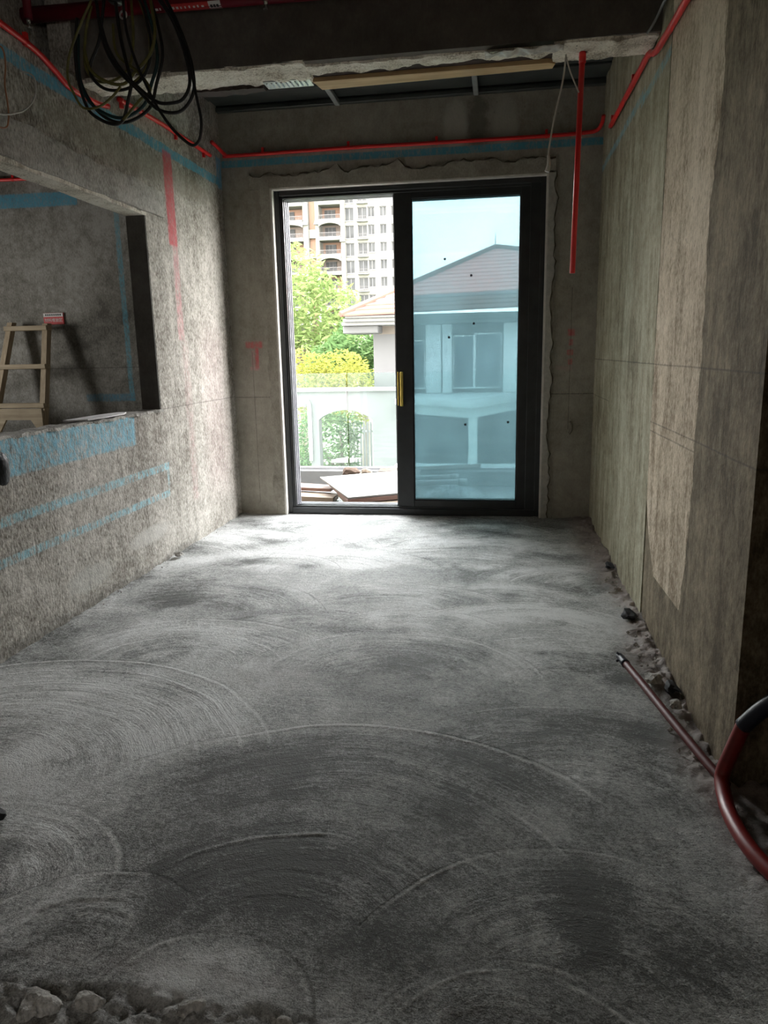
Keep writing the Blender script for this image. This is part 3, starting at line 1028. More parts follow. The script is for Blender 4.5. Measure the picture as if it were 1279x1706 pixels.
# ------------------------------------------------------------------ the room seen through the opening
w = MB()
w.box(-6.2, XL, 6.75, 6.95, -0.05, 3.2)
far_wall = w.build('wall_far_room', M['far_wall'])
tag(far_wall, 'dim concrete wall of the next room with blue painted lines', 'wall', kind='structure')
w = MB()
w.box(-6.2, -6.0, 0.2, 6.75, -0.05, 1.2)
w.box(-6.2, -6.0, 0.2, 6.75, 2.0, 3.2)
w.box(-6.2, -6.0, 0.2, 4.9, 1.2, 2.0)
w.box(-6.2, -6.0, 5.6, 6.75, 1.2, 2.0)
tag(w.build('wall_far_room_side', M['concrete']), 'side wall of the next room with a window opening', 'wall', kind='structure')
w = MB()
w.box(-6.2, XL - TW, 0.0, 0.2, -0.05, 3.2)
tag(w.build('wall_far_room_near', M['concrete']), 'near wall of the next room', 'wall', kind='structure')
w = MB()
w.box(-6.2, XL - TW, 0.0, 6.95, -0.1, 0.0)
tag(w.build('floor_far_room', M['concrete']), 'concrete floor of the next room', 'floor', kind='structure')
w = MB()
w.box(-6.2, XL - TW, 0.0, 6.95, 3.2, 3.35)
tag(w.build('ceiling_far_room', M['beam_face']), 'concrete ceiling of the next room', 'ceiling', kind='structure')


def conduit(name, pts, clips, label, r=0.0135, mat='red', clip_dir=(0, 0, 1), wall=(0, 1, 0)):
    o = empty(name, tuple(pts[0]), label, 'pipe', 'red conduit runs along the walls')
    b = MB()
    b.tube(pts, r, 12, 5)
    b.build('pipe', M[mat], o, True)
    for c_ in clips:
        c_ = Vector(c_)
        wv = Vector(wall)
        upv = Vector(clip_dir)
        ax = wv.cross(upv)
        b = MB()
        q = [c_ + (wv * math.cos(a) + upv * math.sin(a)) * (r + 0.003) for a in [math.pi * 2 * i / 12 for i in range(12)]]
        b.add([p - ax * 0.009 for p in q] + [p + ax * 0.009 for p in q], [(i, (i + 1) % 12, 12 + (i + 1) % 12, 12 + i) for i in range(12)])
        e = c_ + upv * (r + 0.014)
        b.box(e.x - 0.009, e.x + 0.009, e.y - 0.009, e.y + 0.009, e.z - 0.014, e.z + 0.014)
        b.build('clip', M['red'], o)
    return o


PX = XL + 0.022
conduit('red_conduit', [(PX, 2.6, 2.745), (PX, 3.2, 2.712), (PX, 3.46, 2.692), (PX, 3.62, 2.652), (PX, 3.74, 2.618), (PX, 3.98, 2.622), (PX + 0.004, 4.10, 2.640)],
        [(PX, 3.40, 2.697)], 'red conduit dipping under the beam at the upper left wall', wall=(-1, 0, 0), clip_dir=(0, 0, 1))
conduit('red_conduit', [(PX, 4.235, 2.717), (PX, 4.767, 2.737), (PX, 5.50, 2.742), (PX, 5.56, 2.742)],
        [(PX, 4.26, 2.718), (PX, 4.98, 2.740), (PX, 5.45, 2.742)], 'red conduit on the left wall between beam and corner', wall=(-1, 0, 0), clip_dir=(0, 0, -1))
BY = YB - 0.022
conduit('red_conduit', [(PX, 5.62, 2.845), (PX + 0.012, 5.70, 2.83), (-2.10, 5.80, 2.80), (-2.04, BY, 2.792), (-1.15, BY, 2.797), (-0.49, BY, 2.792), (0.29, BY, 2.790), (0.55, BY, 2.795), (0.635, BY - 0.005, 2.805), (0.66, 5.74, 2.83), (0.662, 5.68, 2.86)],
        [(-1.808, BY, 2.795), (-1.148, BY, 2.797), (-0.494, BY, 2.792), (0.288, BY, 2.790)], 'red conduit running across the wall above the door', wall=(0, 1, 0))
RX = XR - 0.022
conduit('red_conduit', [(RX, 5.30, 2.690), (RX, 5.2, 2.688), (RX, 4.35, 2.665), (RX, 4.02, 2.655), (RX, 3.85, 2.606), (RX, 3.6, 2.585), (RX, 3.25, 2.572), (RX, 2.6, 2.57)],
        [(RX, 5.22, 2.688), (RX, 4.45, 2.668)], 'red conduit on the right wall passing under the beam', wall=(1, 0, 0), r=0.0145)
hp = empty('hanging_pipe', (0.355, 3.97, BZ), 'straight red pipe hanging down from the beam', 'pipe')
b = MB()
b.tube([(0.355, 3.97, BZ + 0.01), (0.34, 3.97, 1.674)], 0.0135, 14, 1)
b.build('pipe', M['red'], hp, True)
b = MB()
b.tube([(0.3552, 3.97, BZ - 0.06), (0.3555, 3.97, BZ + 0.0)], 0.0165, 14, 1)
b.build('socket', M['red'], hp, True)

conduit('red_conduit', [(-5.2, 6.725, 2.955), (-4.22, 6.725, 2.94), (-3.0, 6.725, 2.93)], [(-4.5, 6.725, 2.944)], 'red conduit high on the far wall of the next room', r=0.014)

# ------------------------------------------------------------------ sprinkler pipe above the beam face
sp_ = empty('sprinkler_pipe', (-0.9, 3.76, 2.93), 'dark red pipe with printed labels along the top of the beam', 'pipe')
b = MB()
b.tube([(XL - 0.2, 3.76, 2.965), (-0.9, 3.76, 2.945), (XR, 3.76, 2.93)], 0.035, 16, 1)
b.build('pipe', M['label_red'], sp_, True)


def wrap_label(x0, x1, r, mat, parent, a0=-2.6, a1=-1.3):
    b = MB()
    yc = 3.76
    def zc(x): return 2.965 + (2.93 - 2.965) * (x - XL + 0.2) / (XR - XL + 0.2)
    n = 8
    vs = []
    for x in (x0, x1):
        for rr_ in (r, r + 0.0008):
            for i in range(n):
                a = a0 + (a1 - a0) * i / (n - 1)
                vs.append((x, yc + rr_ * math.cos(a), zc(x) + rr_ * math.sin(a)))
    fs = []
    for i in range(n - 1):
        fs += [(i, i + 1, 2 * n + i + 1, 2 * n + i), (n + i, 3 * n + i, 3 * n + i + 1, n + i + 1)]
        fs += [(i, n + i, n + i + 1, i + 1), (2 * n + i, 2 * n + i + 1, 3 * n + i + 1, 3 * n + i)]
    b.add(vs, fs)
    return b.build('label', mat, parent)


wrap_label(-1.60, -1.392, 0.036, M['sign_red'], sp_)
wrap_label(-1.392, -1.332, 0.036, M['label_white'], sp_)
wrap_label(-0.985, -0.925, 0.036, M['label_white'], sp_)
wrap_label(-0.925, -0.60, 0.036, M['sign_red'], sp_)
for x0, n in ((-1.595, 9), (-1.70, 4)):
    for i in range(n):
        wrap_label(x0 + i * 0.021, x0 + i * 0.021 + RND.uniform(0.006, 0.015), 0.0372, M['label_white'], sp_, -2.25 + RND.uniform(-0.05, 0.05), -1.98)
for x0 in (-1.384, -0.977):
    for i in range(3):
        wrap_label(x0 + i * 0.015, x0 + 0.011 + i * 0.015, 0.0372, M['black'], sp_, -2.2, -1.8)
for (x, y) in ((-1.10, 3.70), (-2.27, 3.66)):
    h = empty('fire_sprinkler', (x, y, 2.92), 'red sprinkler drop with shiny tip ' + ('above the middle of the beam' if x > -1.5 else 'at the upper left corner'), 'sprinkler', 'sprinkler heads')
    b = MB()
    b.tube([(x, y, 3.16), (x, y, 2.905)], 0.020, 12, 1)
    b.build('drop', M['label_red'], h, True)
    b = MB()
    b.tube([(x, y, 2.905), (x, y, 2.885)], lambda t: 0.012 - 0.004 * t, 10, 1)
    b.build('tip', M['chrome'], h, True)
    b = MB()
    b.tube([(x, y, 2.868), (x, y, 2.862)], 0.013, 12, 1)
    b.tube([(x, y, 2.888), (x, y, 2.866)], 0.003, 6, 1)
    b.build('deflector', M['chrome'], h)
dp = empty('drop_pipe', (-1.81, 3.70, 2.93), 'short red pipe with white ring behind the cable coil', 'pipe')
b = MB()
b.tube([(-1.81, 3.70, 3.16), (-1.81, 3.70, 2.90)], 0.026, 14, 1)
b.build('pipe', M['label_red'], dp, True)
b = MB()
b.tube([(-1.787 + 0.016 * math.cos(a), 3.665, 2.885 + 0.016 * math.sin(a)) for a in [i * math.pi / 6 for i in range(13)]], 0.005, 6, 1)
b.build('ring', M['wire_white'], dp, True)

# ------------------------------------------------------------------ cable coil and loose wires
CAB = [
 ('cable_green', [(-1.774, 3.35, 2.817), (-1.848, 3.35, 2.707), (-1.903, 3.35, 2.605), (-1.919, 3.35, 2.522), (-1.893, 3.35, 2.447), (-1.856, 3.35, 2.396), (-1.783, 3.35, 2.396), (-1.722, 3.36, 2.435), (-1.689, 3.38, 2.481)], 0.0055),
 ('cable', [(-1.887, 3.42, 2.784), (-1.91, 3.42, 2.642), (-1.906, 3.42, 2.519), (-1.877, 3.42, 2.417), (-1.826, 3.42, 2.369), (-1.756, 3.42, 2.342), (-1.71, 3.42, 2.357), (-1.674, 3.41, 2.429), (-1.647, 3.40, 2.501), (-1.66, 3.40, 2.574), (-1.69, 3.42, 2.697), (-1.698, 3.42, 2.84)], 0.0075),
 ('cable_teal', [(-1.906, 3.45, 2.725), (-1.92, 3.45, 2.554), (-1.879, 3.45, 2.451), (-1.796, 3.45, 2.391), (-1.709, 3.45, 2.377), (-1.618, 3.45, 2.421), (-1.575, 3.45, 2.505), (-1.538, 3.45, 2.6), (-1.547, 3.45, 2.721), (-1.578, 3.45, 2.842)], 0.0075),
 ('cable', [(-1.915, 3.47, 2.74), (-1.928, 3.47, 2.56), (-1.870, 3.47, 2.435), (-1.790, 3.47, 2.372), (-1.700, 3.47, 2.365), (-1.600, 3.47, 2.415), (-1.560, 3.47, 2.51), (-1.520, 3.47, 2.62), (-1.53, 3.47, 2.74), (-1.56, 3.47, 2.86)], 0.0075),
 ('cable', [(-1.761, 3.38, 2.758), (-1.731, 3.38, 2.638), (-1.671, 3.38, 2.538), (-1.593, 3.38, 2.46), (-1.522, 3.38, 2.407), (-1.458, 3.38, 2.398), (-1.401, 3.38, 2.411), (-1.366, 3.38, 2.468), (-1.37, 3.38, 2.552), (-1.395, 3.38, 2.647), (-1.429, 3.38, 2.732), (-1.478, 3.38, 2.805)], 0.0075),
 ('cable', [(-1.778, 3.4, 2.838), (-1.762, 3.4, 2.671), (-1.708, 3.4, 2.559), (-1.63, 3.4, 2.481), (-1.539, 3.4, 2.389), (-1.456, 3.4, 2.364), (-1.398, 3.4, 2.385), (-1.356, 3.4, 2.45), (-1.358, 3.4, 2.55), (-1.385, 3.4, 2.65), (-1.42, 3.4, 2.74), (-1.47, 3.4, 2.84)], 0.0075),
 ('cable_green', [(-1.872, 3.43, 2.666), (-1.853, 3.43, 2.58), (-1.786, 3.43, 2.526), (-1.7, 3.43, 2.507), (-1.638, 3.43, 2.552), (-1.561, 3.43, 2.619), (-1.53, 3.43, 2.712), (-1.541, 3.43, 2.831)], 0.0075),
 ('cable', [(-1.633, 3.36, 2.81), (-1.63, 3.36, 2.694), (-1.6, 3.36, 2.574), (-1.555, 3.36, 2.463), (-1.515, 3.36, 2.381), (-1.457, 3.36, 2.295), (-1.406, 3.36, 2.243), (-1.36, 3.36, 2.215), (-1.327, 3.36, 2.243), (-1.316, 3.36, 2.315), (-1.329, 3.36, 2.4), (-1.345, 3.36, 2.50), (-1.37, 3.37, 2.62), (-1.44, 3.38, 2.76), (-1.50, 3.38, 2.84)], 0.0065),
 ('cable_green', [(-1.649, 3.47, 2.856), (-1.652, 3.47, 2.712), (-1.681, 3.47, 2.593), (-1.761, 3.47, 2.540), (-1.849, 3.47, 2.545), (-1.895, 3.47, 2.61), (-1.88, 3.47, 2.74), (-1.84, 3.47, 2.85)], 0.0065),
 ('cable_green', [(-1.596, 3.44, 2.839), (-1.568, 3.44, 2.742), (-1.564, 3.44, 2.635), (-1.6, 3.44, 2.553), (-1.662, 3.44, 2.508)], 0.0065),
 ('cable_green', [(-1.714, 3.41, 2.743), (-1.707, 3.41, 2.623), (-1.615, 3.41, 2.544), (-1.565, 3.41, 2.467), (-1.611, 3.41, 2.434), (-1.705, 3.41, 2.353)], 0.0065),
 ('cable', [(-1.76, 3.44, 2.86), (-1.80, 3.44, 2.70), (-1.86, 3.44, 2.58), (-1.80, 3.44, 2.50), (-1.69, 3.44, 2.49), (-1.60, 3.44, 2.54), (-1.56, 3.44, 2.65), (-1.58, 3.44, 2.80), (-1.62, 3.44, 2.88)], 0.007),
]
coil = empty('cable_coil', (-1.65, 3.4, 2.9), 'bundle of looped black and green cables hanging from the ceiling at upper left', 'cable')
for mt, pts, r in CAB:
    b = MB()
    b.tube(pts, r, 8, 6)
    b.build('cable', M[mt], coil, True)
b = MB()
b.tube([(-1.70, 3.42, 2.83), (-1.68, 3.44, 3.0), (-1.66, 3.46, 3.16)], 0.03, 10, 4)
b.build('cable_bunch', M['cable'], coil, True)


def wire(name, pts, r, mat, label):
    b = MB()
    b.tube(pts, r, 8, 6)
    return tag(b.build(name, M[mat], None, True), label, 'wire')


wire('loose_wire', [(-2.15, 3.36, 2.57), (-2.09, 3.358, 2.545), (-2.08, 3.353, 2.485), (-2.08, 3.321, 2.431), (-2.08, 3.259, 2.379), (-2.08, 3.19, 2.345), (-2.08, 3.072, 2.307), (-2.12, 2.9, 2.30)], 0.0035, 'wire_white', 'white wire curving out of the left wall below the blue stripe')
wire('loose_wire', [(-2.15, 3.14, 2.60), (-2.09, 3.149, 2.587), (-2.09, 3.165, 2.531), (-2.09, 3.144, 2.444), (-2.09, 3.148, 2.364), (-2.09, 3.14, 2.303), (-2.09, 3.108, 2.264), (-2.09, 3.0, 2.25)], 0.0035, 'wire_brown', 'brown wire hanging at the left edge above the opening')
hw = empty('hanging_wire', (0.278, 3.98, 2.66), 'thin white wire with taped end hanging beside the red pipe', 'wire')
b = MB()
b.tube([(0.280, 3.98, BZ), (0.278, 3.98, 2.66), (0.27, 3.98, 2.57), (0.237, 3.98, 2.414), (0.213, 3.98, 2.282), (0.208, 3.98, 2.222)], 0.0042, 8, 6)
b.build('wire', M['wire_white'], hw, True)
b = MB()
b.tube([(0.208, 3.98, 2.232), (0.212, 3.98, 2.205), (0.211, 3.98, 2.18), (0.204, 3.98, 2.157)], lambda t: 0.006 + 0.006 * t, 10, 4)
b.build('taped_end', M['wire_white'], hw, True)
b = MB()
b.tube([(0.281, 3.98, 2.66), (0.302, 3.98, 2.594), (0.342, 3.955, 2.495)], 0.0035, 8, 5)
b.build('branch', M['wire_white'], hw, True)
wire('loose_wire', [(0.62, 3.82, 2.675), (0.634, 3.80, 2.692), (0.655, 3.78, 2.729), (0.668, 3.74, 2.759), (0.675, 3.70, 2.765)], 0.006, 'strut', 'grey cable end at the right end of the beam')

# ------------------------------------------------------------------ ladder, sign and paper by the opening
ld = empty('wooden_ladder', (-4.5, 6.3, 0), 'worn wooden ladder leaning on the wall beyond the opening', 'ladder')


def lerp3(a, b_, t): return tuple(a[i] + (b_[i] - a[i]) * t for i in range(3))


def bar(name, p, q, wx, wy, mat, parent):
    p, q = Vector(p), Vector(q)
    b = MB()
    b.add([(p.x + sx_ * wx, p.y + sy_ * wy, p.z) for sx_, sy_ in ((-1, -1), (1, -1), (1, 1), (-1, 1))] +
          [(q.x + sx_ * wx, q.y + sy_ * wy, q.z) for sx_, sy_ in ((-1, -1), (1, -1), (1, 1), (-1, 1))],
          [(0, 1, 2, 3), (4, 5, 6, 7), (0, 1, 5, 4), (1, 2, 6, 5), (2, 3, 7, 6), (3, 0, 4, 7)])
    return b.build(name, mat, parent)


LT, LBt = (-4.63, 6.66, 1.70), (-4.90, 6.24, 0.0)
RT, RB = (-4.27, 6.66, 1.70), (-4.27, 6.24, 0.0)
bar('rail', LBt, lerp3(LBt, LT, 0.975), 0.026, 0.035, M['ladder_v'], ld)
bar('rail', RB, lerp3(RB, RT, 0.965), 0.026, 0.035, M['ladder_v'], ld)
for z in (1.60, 1.245, 0.885, 0.45, 0.12):
    t0 = z / 1.70
    a, c_ = lerp3(LBt, LT, t0), lerp3(RB, RT, t0)
    b = MB()
    b.bevbox(a[0] - 0.035, c_[0] + 0.035, a[1] - 0.062, a[1] + 0.03, z - 0.022, z + 0.022, 0.004)
    b.build('rung', M['ladder_h'], ld)
t0 = 0.78 / 1.7
a, c_ = lerp3(LBt, LT, t0), lerp3(RB, RT, t0)
b = MB()
b.prism([(a[0] - 0.06, 0.86), (c_[0] + 0.03, 0.86), (c_[0] + 0.03, 0.62), (c_[0] - 0.03, 0.66), (c_[0] - 0.09, 0.755), (a[0] + 0.16, 0.755), (a[0] + 0.07, 0.62), (a[0] - 0.06, 0.62)], 1, a[1] - 0.075, a[1] - 0.05)
b.build('brace_board', M['ladder_h'], ld)

sg = empty('wall_sign', (-4.255, 6.745, 1.69), 'small red and white sign with characters above the wooden ladder', 'sign')
b = MB()
b.bevbox(-4.357, -4.150, 6.735, 6.749, 1.635, 1.742, 0.002)
b.build('plate', M['sign_red'], sg)
b = MB()
b.box(-4.355, -4.152, 6.7335, 6.736, 1.706, 1.740)
b.build('white_band', M['label_white'], sg)


def text_mesh(s, size, name, mat, parent, loc):
    cu = bpy.data.curves.new(name, 'FONT')
    cu.body = s
    cu.size = size
    cu.align_x, cu.align_y = 'CENTER', 'CENTER'
    cu.extrude = 0.0005
    tmp = bpy.data.objects.new(name, cu)
    col.objects.link(tmp)
    dg = bpy.context.evaluated_depsgraph_get()
    me = bpy.data.meshes.new_from_object(tmp.evaluated_get(dg))
    bpy.data.objects.remove(tmp)
    me.transform(Matrix.Rotation(math.radians(90), 4, 'X'))
    me.materials.clear()
    me.materials.append(mat)
    o = bpy.data.objects.new(name, me)
    o.location = loc
    col.objects.link(o)
    adopt(o, parent)
    return o


text_mesh('材料堆放区', 0.037, 'sign_lettering', M['label_white'], sg, (-4.2535, 6.7335, 1.672))
for k in range(8):   # the small line in the white band is too small to read: plain strokes
    b = MB()
    x = -4.335 + k * 0.0212
    b.box(x, x + 0.014, 6.7325, 6.734, 1.716, 1.731)
    b.build('small_print', M['black'], sg)

b = MB()
b.prism([(-2.272, 3.58), (-2.23, 3.56), (-2.165, 3.64), (-2.152, 3.80), (-2.162, 4.02), (-2.20, 4.12), (-2.25, 4.10), (-2.272, 3.95)], 2, OZ0 + 0.018, OZ0 + 0.026)
tag(b.build('paper_sheet', plain('white_board', (0.62, 0.60, 0.60), 0.7)), 'thin white sheet lying on the sill of the opening', 'paper')

# ------------------------------------------------------------------ floor pipe, hose, dark things
fp = empty('floor_pipe', (0.58, 2.5, 0.03), 'dark red flexible pipe lying on the floor by the right wall', 'pipe')
b = MB()
b.tube([(0.500, 2.915, 0.062), (0.535, 2.74, 0.058), (0.585, 2.48, 0.05), (0.64, 2.22, 0.038), (0.672, 2.10, 0.030)], 0.0145, 12, 6)
b.build('pipe', M['red_dark'], fp, True)
b = MB()
b.tube([(0.489, 2.955, 0.068), (0.496, 2.93, 0.064), (0.506, 2.885, 0.061)], lambda t: 0.013 + 0.005 * t, 10, 3)
b.tube([(0.494, 2.94, 0.07), (0.480, 2.952, 0.082)], 0.005, 6, 1)
b.tube([(0.492, 2.93, 0.06), (0.474, 2.925, 0.056)], 0.006, 6, 1)
b.build('taped_tip', M['tape'], fp, True)
hs = empty('red_hose', (0.66, 2.0, 0.02), 'thick red hose curving up the wall at the right edge', 'hose')
b = MB()
b.tube([(0.702, 2.085, 0.238), (0.676, 2.10, 0.13), (0.658, 2.10, 0.058), (0.648, 2.03, 0.030), (0.642, 1.94, 0.026), (0.648, 1.83, 0.026), (0.672, 1.73, 0.026), (0.72, 1.62, 0.03), (0.79, 1.5, 0.06)], 0.0215, 14, 7)
b.build('hose', M['red_hose'], hs, True)
b = MB()
b.tube([(0.699, 2.088, 0.228), (0.735, 2.06, 0.295), (0.77, 2.03, 0.35), (0.80, 1.99, 0.40), (0.825, 1.96, 0.43)], 0.0235, 14, 5)
b.build('tape_wrap', M['tape'], hs, True)


def lump(name, loc, size, seed, mat, parent=None, sub=2, rough=0.35):
    import bmesh
    rr = random.Random(seed)
    bm = bmesh.new()
    bmesh.ops.create_icosphere(bm, subdivisions=sub, radius=1.0)
    ph = [rr.uniform(0, 9) for _ in range(6)]
    for v in bm.verts:
        p = v.co.copy()
        k = 1 + rough * (math.sin(p.x * 2.3 + ph[0]) * math.sin(p.y * 2.7 + ph[1]) + 0.6 * math.sin(p.z * 4.1 + p.x * 3 + ph[2])) + rr.uniform(-0.12, 0.12) * rough * 2
        v.co = Vector((p.x * size[0] * k, p.y * size[1] * k, p.z * size[2] * k))
    me = bpy.data.meshes.new(name)
    bm.to_mesh(me)
    bm.free()
    zmin = min(v.co.z for v in me.vertices)
    for v in me.vertices: v.co.z -= zmin
    me.materials.append(mat)
    o = bpy.data.objects.new(name, me)
    o.location = loc
    col.objects.link(o)
    if parent: adopt(o, parent)
    return o


tag(lump('black_object', (-2.125, 2.845, 0.775), (0.03, 0.055, 0.075), 3, M['black'], sub=4, rough=0.10), 'black rounded object against the blue paint at the left edge', 'object')
tag(lump('black_lump', (-1.435, 1.70, 0.0), (0.032, 0.03, 0.020), 5, M['black'], rough=0.2), 'small black lump on the floor at the left edge', 'lump')
for i, (x, y, s, mt, lb) in enumerate([
        (0.655, 4.42, (0.03, 0.05, 0.016), 'dark_stone', 'small dark stone by the right wall, nearest the door'),
        (0.625, 3.56, (0.035, 0.055, 0.018), 'dark_stone', 'dark flat stone beside the seam of the right wall'),
        (0.660, 2.76, (0.026, 0.045, 0.016), 'dark_stone', 'dark stone by the right wall above the floor pipe'),
        (-2.10, 4.46, (0.03, 0.03, 0.018), 'rubble', 'pale mortar crumb with dark base by the left wall'),
        (0.600, 2.84, (0.035, 0.045, 0.018), 'rubble', 'pale mortar lump between floor pipe and right wall'),
        (0.645, 2.62, (0.022, 0.03, 0.016), 'rubble', 'small pale mortar crumb below the dark stone at the right wall')]):
    tag(lump('stone' if mt == 'dark_stone' else 'mortar_lump', (x, y, 0.008), s, 20 + i, M[mt]), lb, 'stone' if mt == 'dark_stone' else 'mortar lump', 'loose lumps along the right wall' if x > 0 else None)
rr = random.Random(12)
crumbs = []
for i in range(60):
    yy = rr.uniform(2.2, 5.0)
    if min(abs(yy - q) for q in (4.42, 3.56, 2.76, 2.84, 2.62)) < 0.09: continue
    s = rr.uniform(0.004, 0.013)
    crumbs.append((XR - 0.012 - rr.uniform(0, 0.09), yy, s))
for i in range(26):
    crumbs.append((XL + 0.01 + rr.uniform(0, 0.05), rr.uniform(2.8, 5.6), rr.uniform(0.003, 0.009)))
cm = MB()
for (x, y, s) in crumbs:
    vs = [(x + rr.uniform(0.7, 1.2) * s * a, y + rr.uniform(0.7, 1.3) * s * b_, 0.012 + rr.uniform(0.6, 1.1) * s * c_) for a, b_, c_ in ((1, 0, 0), (-1, 0, 0), (0, 1, 0), (0, -1, 0), (0, 0, 1), (0, 0, -1))]
    cm.add(vs, [(0, 2, 4), (2, 1, 4), (1, 3, 4), (3, 0, 4), (2, 0, 5), (1, 2, 5), (3, 1, 5), (0, 3, 5)])
o = cm.build('mortar_crumbs', M['rubble'])
tag(o, 'scattered mortar crumbs along the foot of the side walls', 'crumbs', kind='stuff')
# broken pieces at the front edge of the screed
spots = [(-0.93, 1.15, 0.042, 'largest broken mortar chunk at the bottom left corner'), (-0.83, 1.175, 0.034, 'mortar chunk right of the largest chunk in the bottom left corner'),
         (-0.60, 1.185, 0.036, 'mortar chunk beside the dark hollow at the bottom edge'), (-0.52, 1.170, 0.028, 'mortar chunk right of the dark hollow at the bottom edge'),
         (-0.42, 1.185, 0.026, 'rightmost mortar chunk of the broken bottom edge'), (-0.88, 1.205, 0.024, 'small mortar chunk at the far side of the bottom left rubble'),
         (-1.00, 1.185, 0.03, 'leftmost mortar chunk of the rubble at the bottom edge')]
for i, (x, y, s, lb) in enumerate(spots):
    tag(lump('mortar_chunk', (x, y, -0.035), (s, s * 0.7, s * 0.55), 60 + i, M['rubble'], sub=3, rough=0.4), lb, 'mortar chunk', 'broken mortar along the bottom edge')

# ------------------------------------------------------------------ balcony
M['tile'] = plain('pale_balcony_tile', (0.133, 0.125, 0.122), 0.5, 0, 0.08, 3)
M['kerb'] = plain('pale_kerb', (0.147, 0.147, 0.143), 0.7, 0, 0.08, 6)
M['board_white'] = plain('white_board_face', (0.147, 0.136, 0.122), 0.6, 0, 0.05, 4)
M['board_pink'] = plain('pink_board', (0.147, 0.082, 0.063), 0.75, 0, 0.12, 9)
M['board_tan'] = plain('tan_board', (0.138, 0.104, 0.073), 0.75, 0, 0.12, 9)
M['cardboard'] = plain('cardboard', (0.086, 0.056, 0.039), 0.8, 0, 0.2, 12)
M['pvc'] = plain('white_pvc', (0.228, 0.228, 0.220), 0.35, 0, 0.04, 6)
M['film'] = plain('grey_plastic_film', (0.112, 0.130, 0.134), 0.3, 0, 0.25, 18, 0.5, 0.5)
BF = -0.06
w = MB()
w.box(-4.2, 3.2, YB + 0.24, 7.75, BF - 0.2, BF)
w.box(-1.77, 0.31, YB + 0.0, YB + 0.24, BF - 0.2, 0.0)
tag(w.build('balcony_floor', M['tile']), 'pale balcony floor outside the sliding door', 'floor', kind='structure')
w = MB()
w.bevbox(-4.2, 3.2, 7.56, 7.74, BF, 0.10, 0.01)
tag(w.build('balcony_kerb', M['kerb']), 'low pale kerb under the glass balustrade', 'kerb', kind='structure')
gr = empty('glass_balustrade', (-0.7, 7.65, 0.1), 'frameless glass balustrade along the balcony edge', 'balustrade')
for a, c_ in ((-4.0, -3.09), (-3.08, -1.605), (-1.592, 0.05), (0.062, 1.5), (1.512, 3.0)):
    b = MB()
    b.bevbox(a, c_, 7.643, 7.655, 0.10, 1.108, 0.002)
    b.build('glass_panel', M['rail_glass'], gr)
b = MB()
b.bevbox(-4.0, 3.0, 7.62, 7.68, 0.098, 0.125, 0.003)
b.build('base_channel', M['frame_in'], gr)


def board(name, pts, th, mat, label, group=None, edge=None):
    """quad board given by its four upper corners"""
    b = MB()
    P = [Vector(p) for p in pts]
    nrm = (P[1] - P[0]).cross(P[3] - P[0]).normalized()
    if nrm.z < 0: nrm = -nrm
    b.add([tuple(p) for p in P] + [tuple(p - nrm * th) for p in P], [(0, 1, 2, 3), (4, 7, 6, 5), (0, 4, 5, 1), (1, 5, 6, 2), (2, 6, 7, 3), (3, 7, 4, 0)])
    o = b.build(name, mat)
    return tag(o, label, 'board', group)


GB = 'boards piled on the balcony'
board('white_board', [(-1.74, 6.92, 0.135), (-1.305, 6.16, 0.085), (-0.79, 6.345, 0.105), (-0.79, 7.30, 0.163)], 0.014, M['board_white'], 'white board lying on top of the balcony pile', GB)
board('pink_board', [(-1.62, 6.80, 0.105), (-1.31, 6.155, 0.066), (-0.78, 6.34, 0.085), (-0.78, 7.16, 0.138)], 0.035, M['board_pink'], 'pink board directly under the white board', GB)
board('tan_board', [(-1.50, 6.62, 0.045), (-1.27, 6.12, 0.022), (-0.77, 6.29, 0.034), (-0.77, 6.95, 0.057)], 0.038, M['board_tan'], 'tan board at the bottom of the balcony pile', GB)
board('pink_board', [(-2.35, 6.95, 0.04), (-1.60, 6.76, 0.05), (-1.60, 6.96, 0.05), (-2.3, 7.18, 0.045)], 0.03, M['board_pink'], 'pink board sticking out to the left under the pile', GB)
board('tan_board', [(-2.35, 6.72, 0.0), (-1.53, 6.55, 0.002), (-1.53, 6.78, 0.004), (-2.3, 7.0, 0.0)], 0.05, M['board_tan'], 'tan board sticking out to the left, lowest on the balcony', GB)
board('brown_board', [(-1.24, 7.38, 0.12), (-0.2, 7.24, 0.19), (-0.2, 7.4, 0.20), (-1.24, 7.52, 0.13)], 0.022, M['cardboard'], 'brown board lying against the kerb behind the white board', GB)
tag(lump('cardboard_scrap', (-1.53, 7.36, BF + 0.11), (0.10, 0.06, 0.05), 91, M['cardboard'], rough=0.3), 'crumpled brown cardboard behind the white board', 'cardboard')
tag(lump('paper_scrap', (-1.36, 7.30, BF + 0.11), (0.07, 0.05, 0.045), 92, M['board_tan'], rough=0.3), 'crumpled tan paper right of the brown cardboard', 'paper')
tag(lump('paper_scrap', (-0.945, 6.11, BF), (0.035, 0.02, 0.035), 93, M['board_white'], rough=0.4), 'small crumpled white paper in front of the board pile', 'paper')
b = MB()
b.prism([(-0.93, 6.09), (-0.83, 6.085), (-0.80, 6.11), (-0.90, 6.12)], 2, BF, BF + 0.006)
tag(b.build('paper_scrap', M['board_white']), 'flat white scrap beside the crumpled paper on the balcony', 'paper')
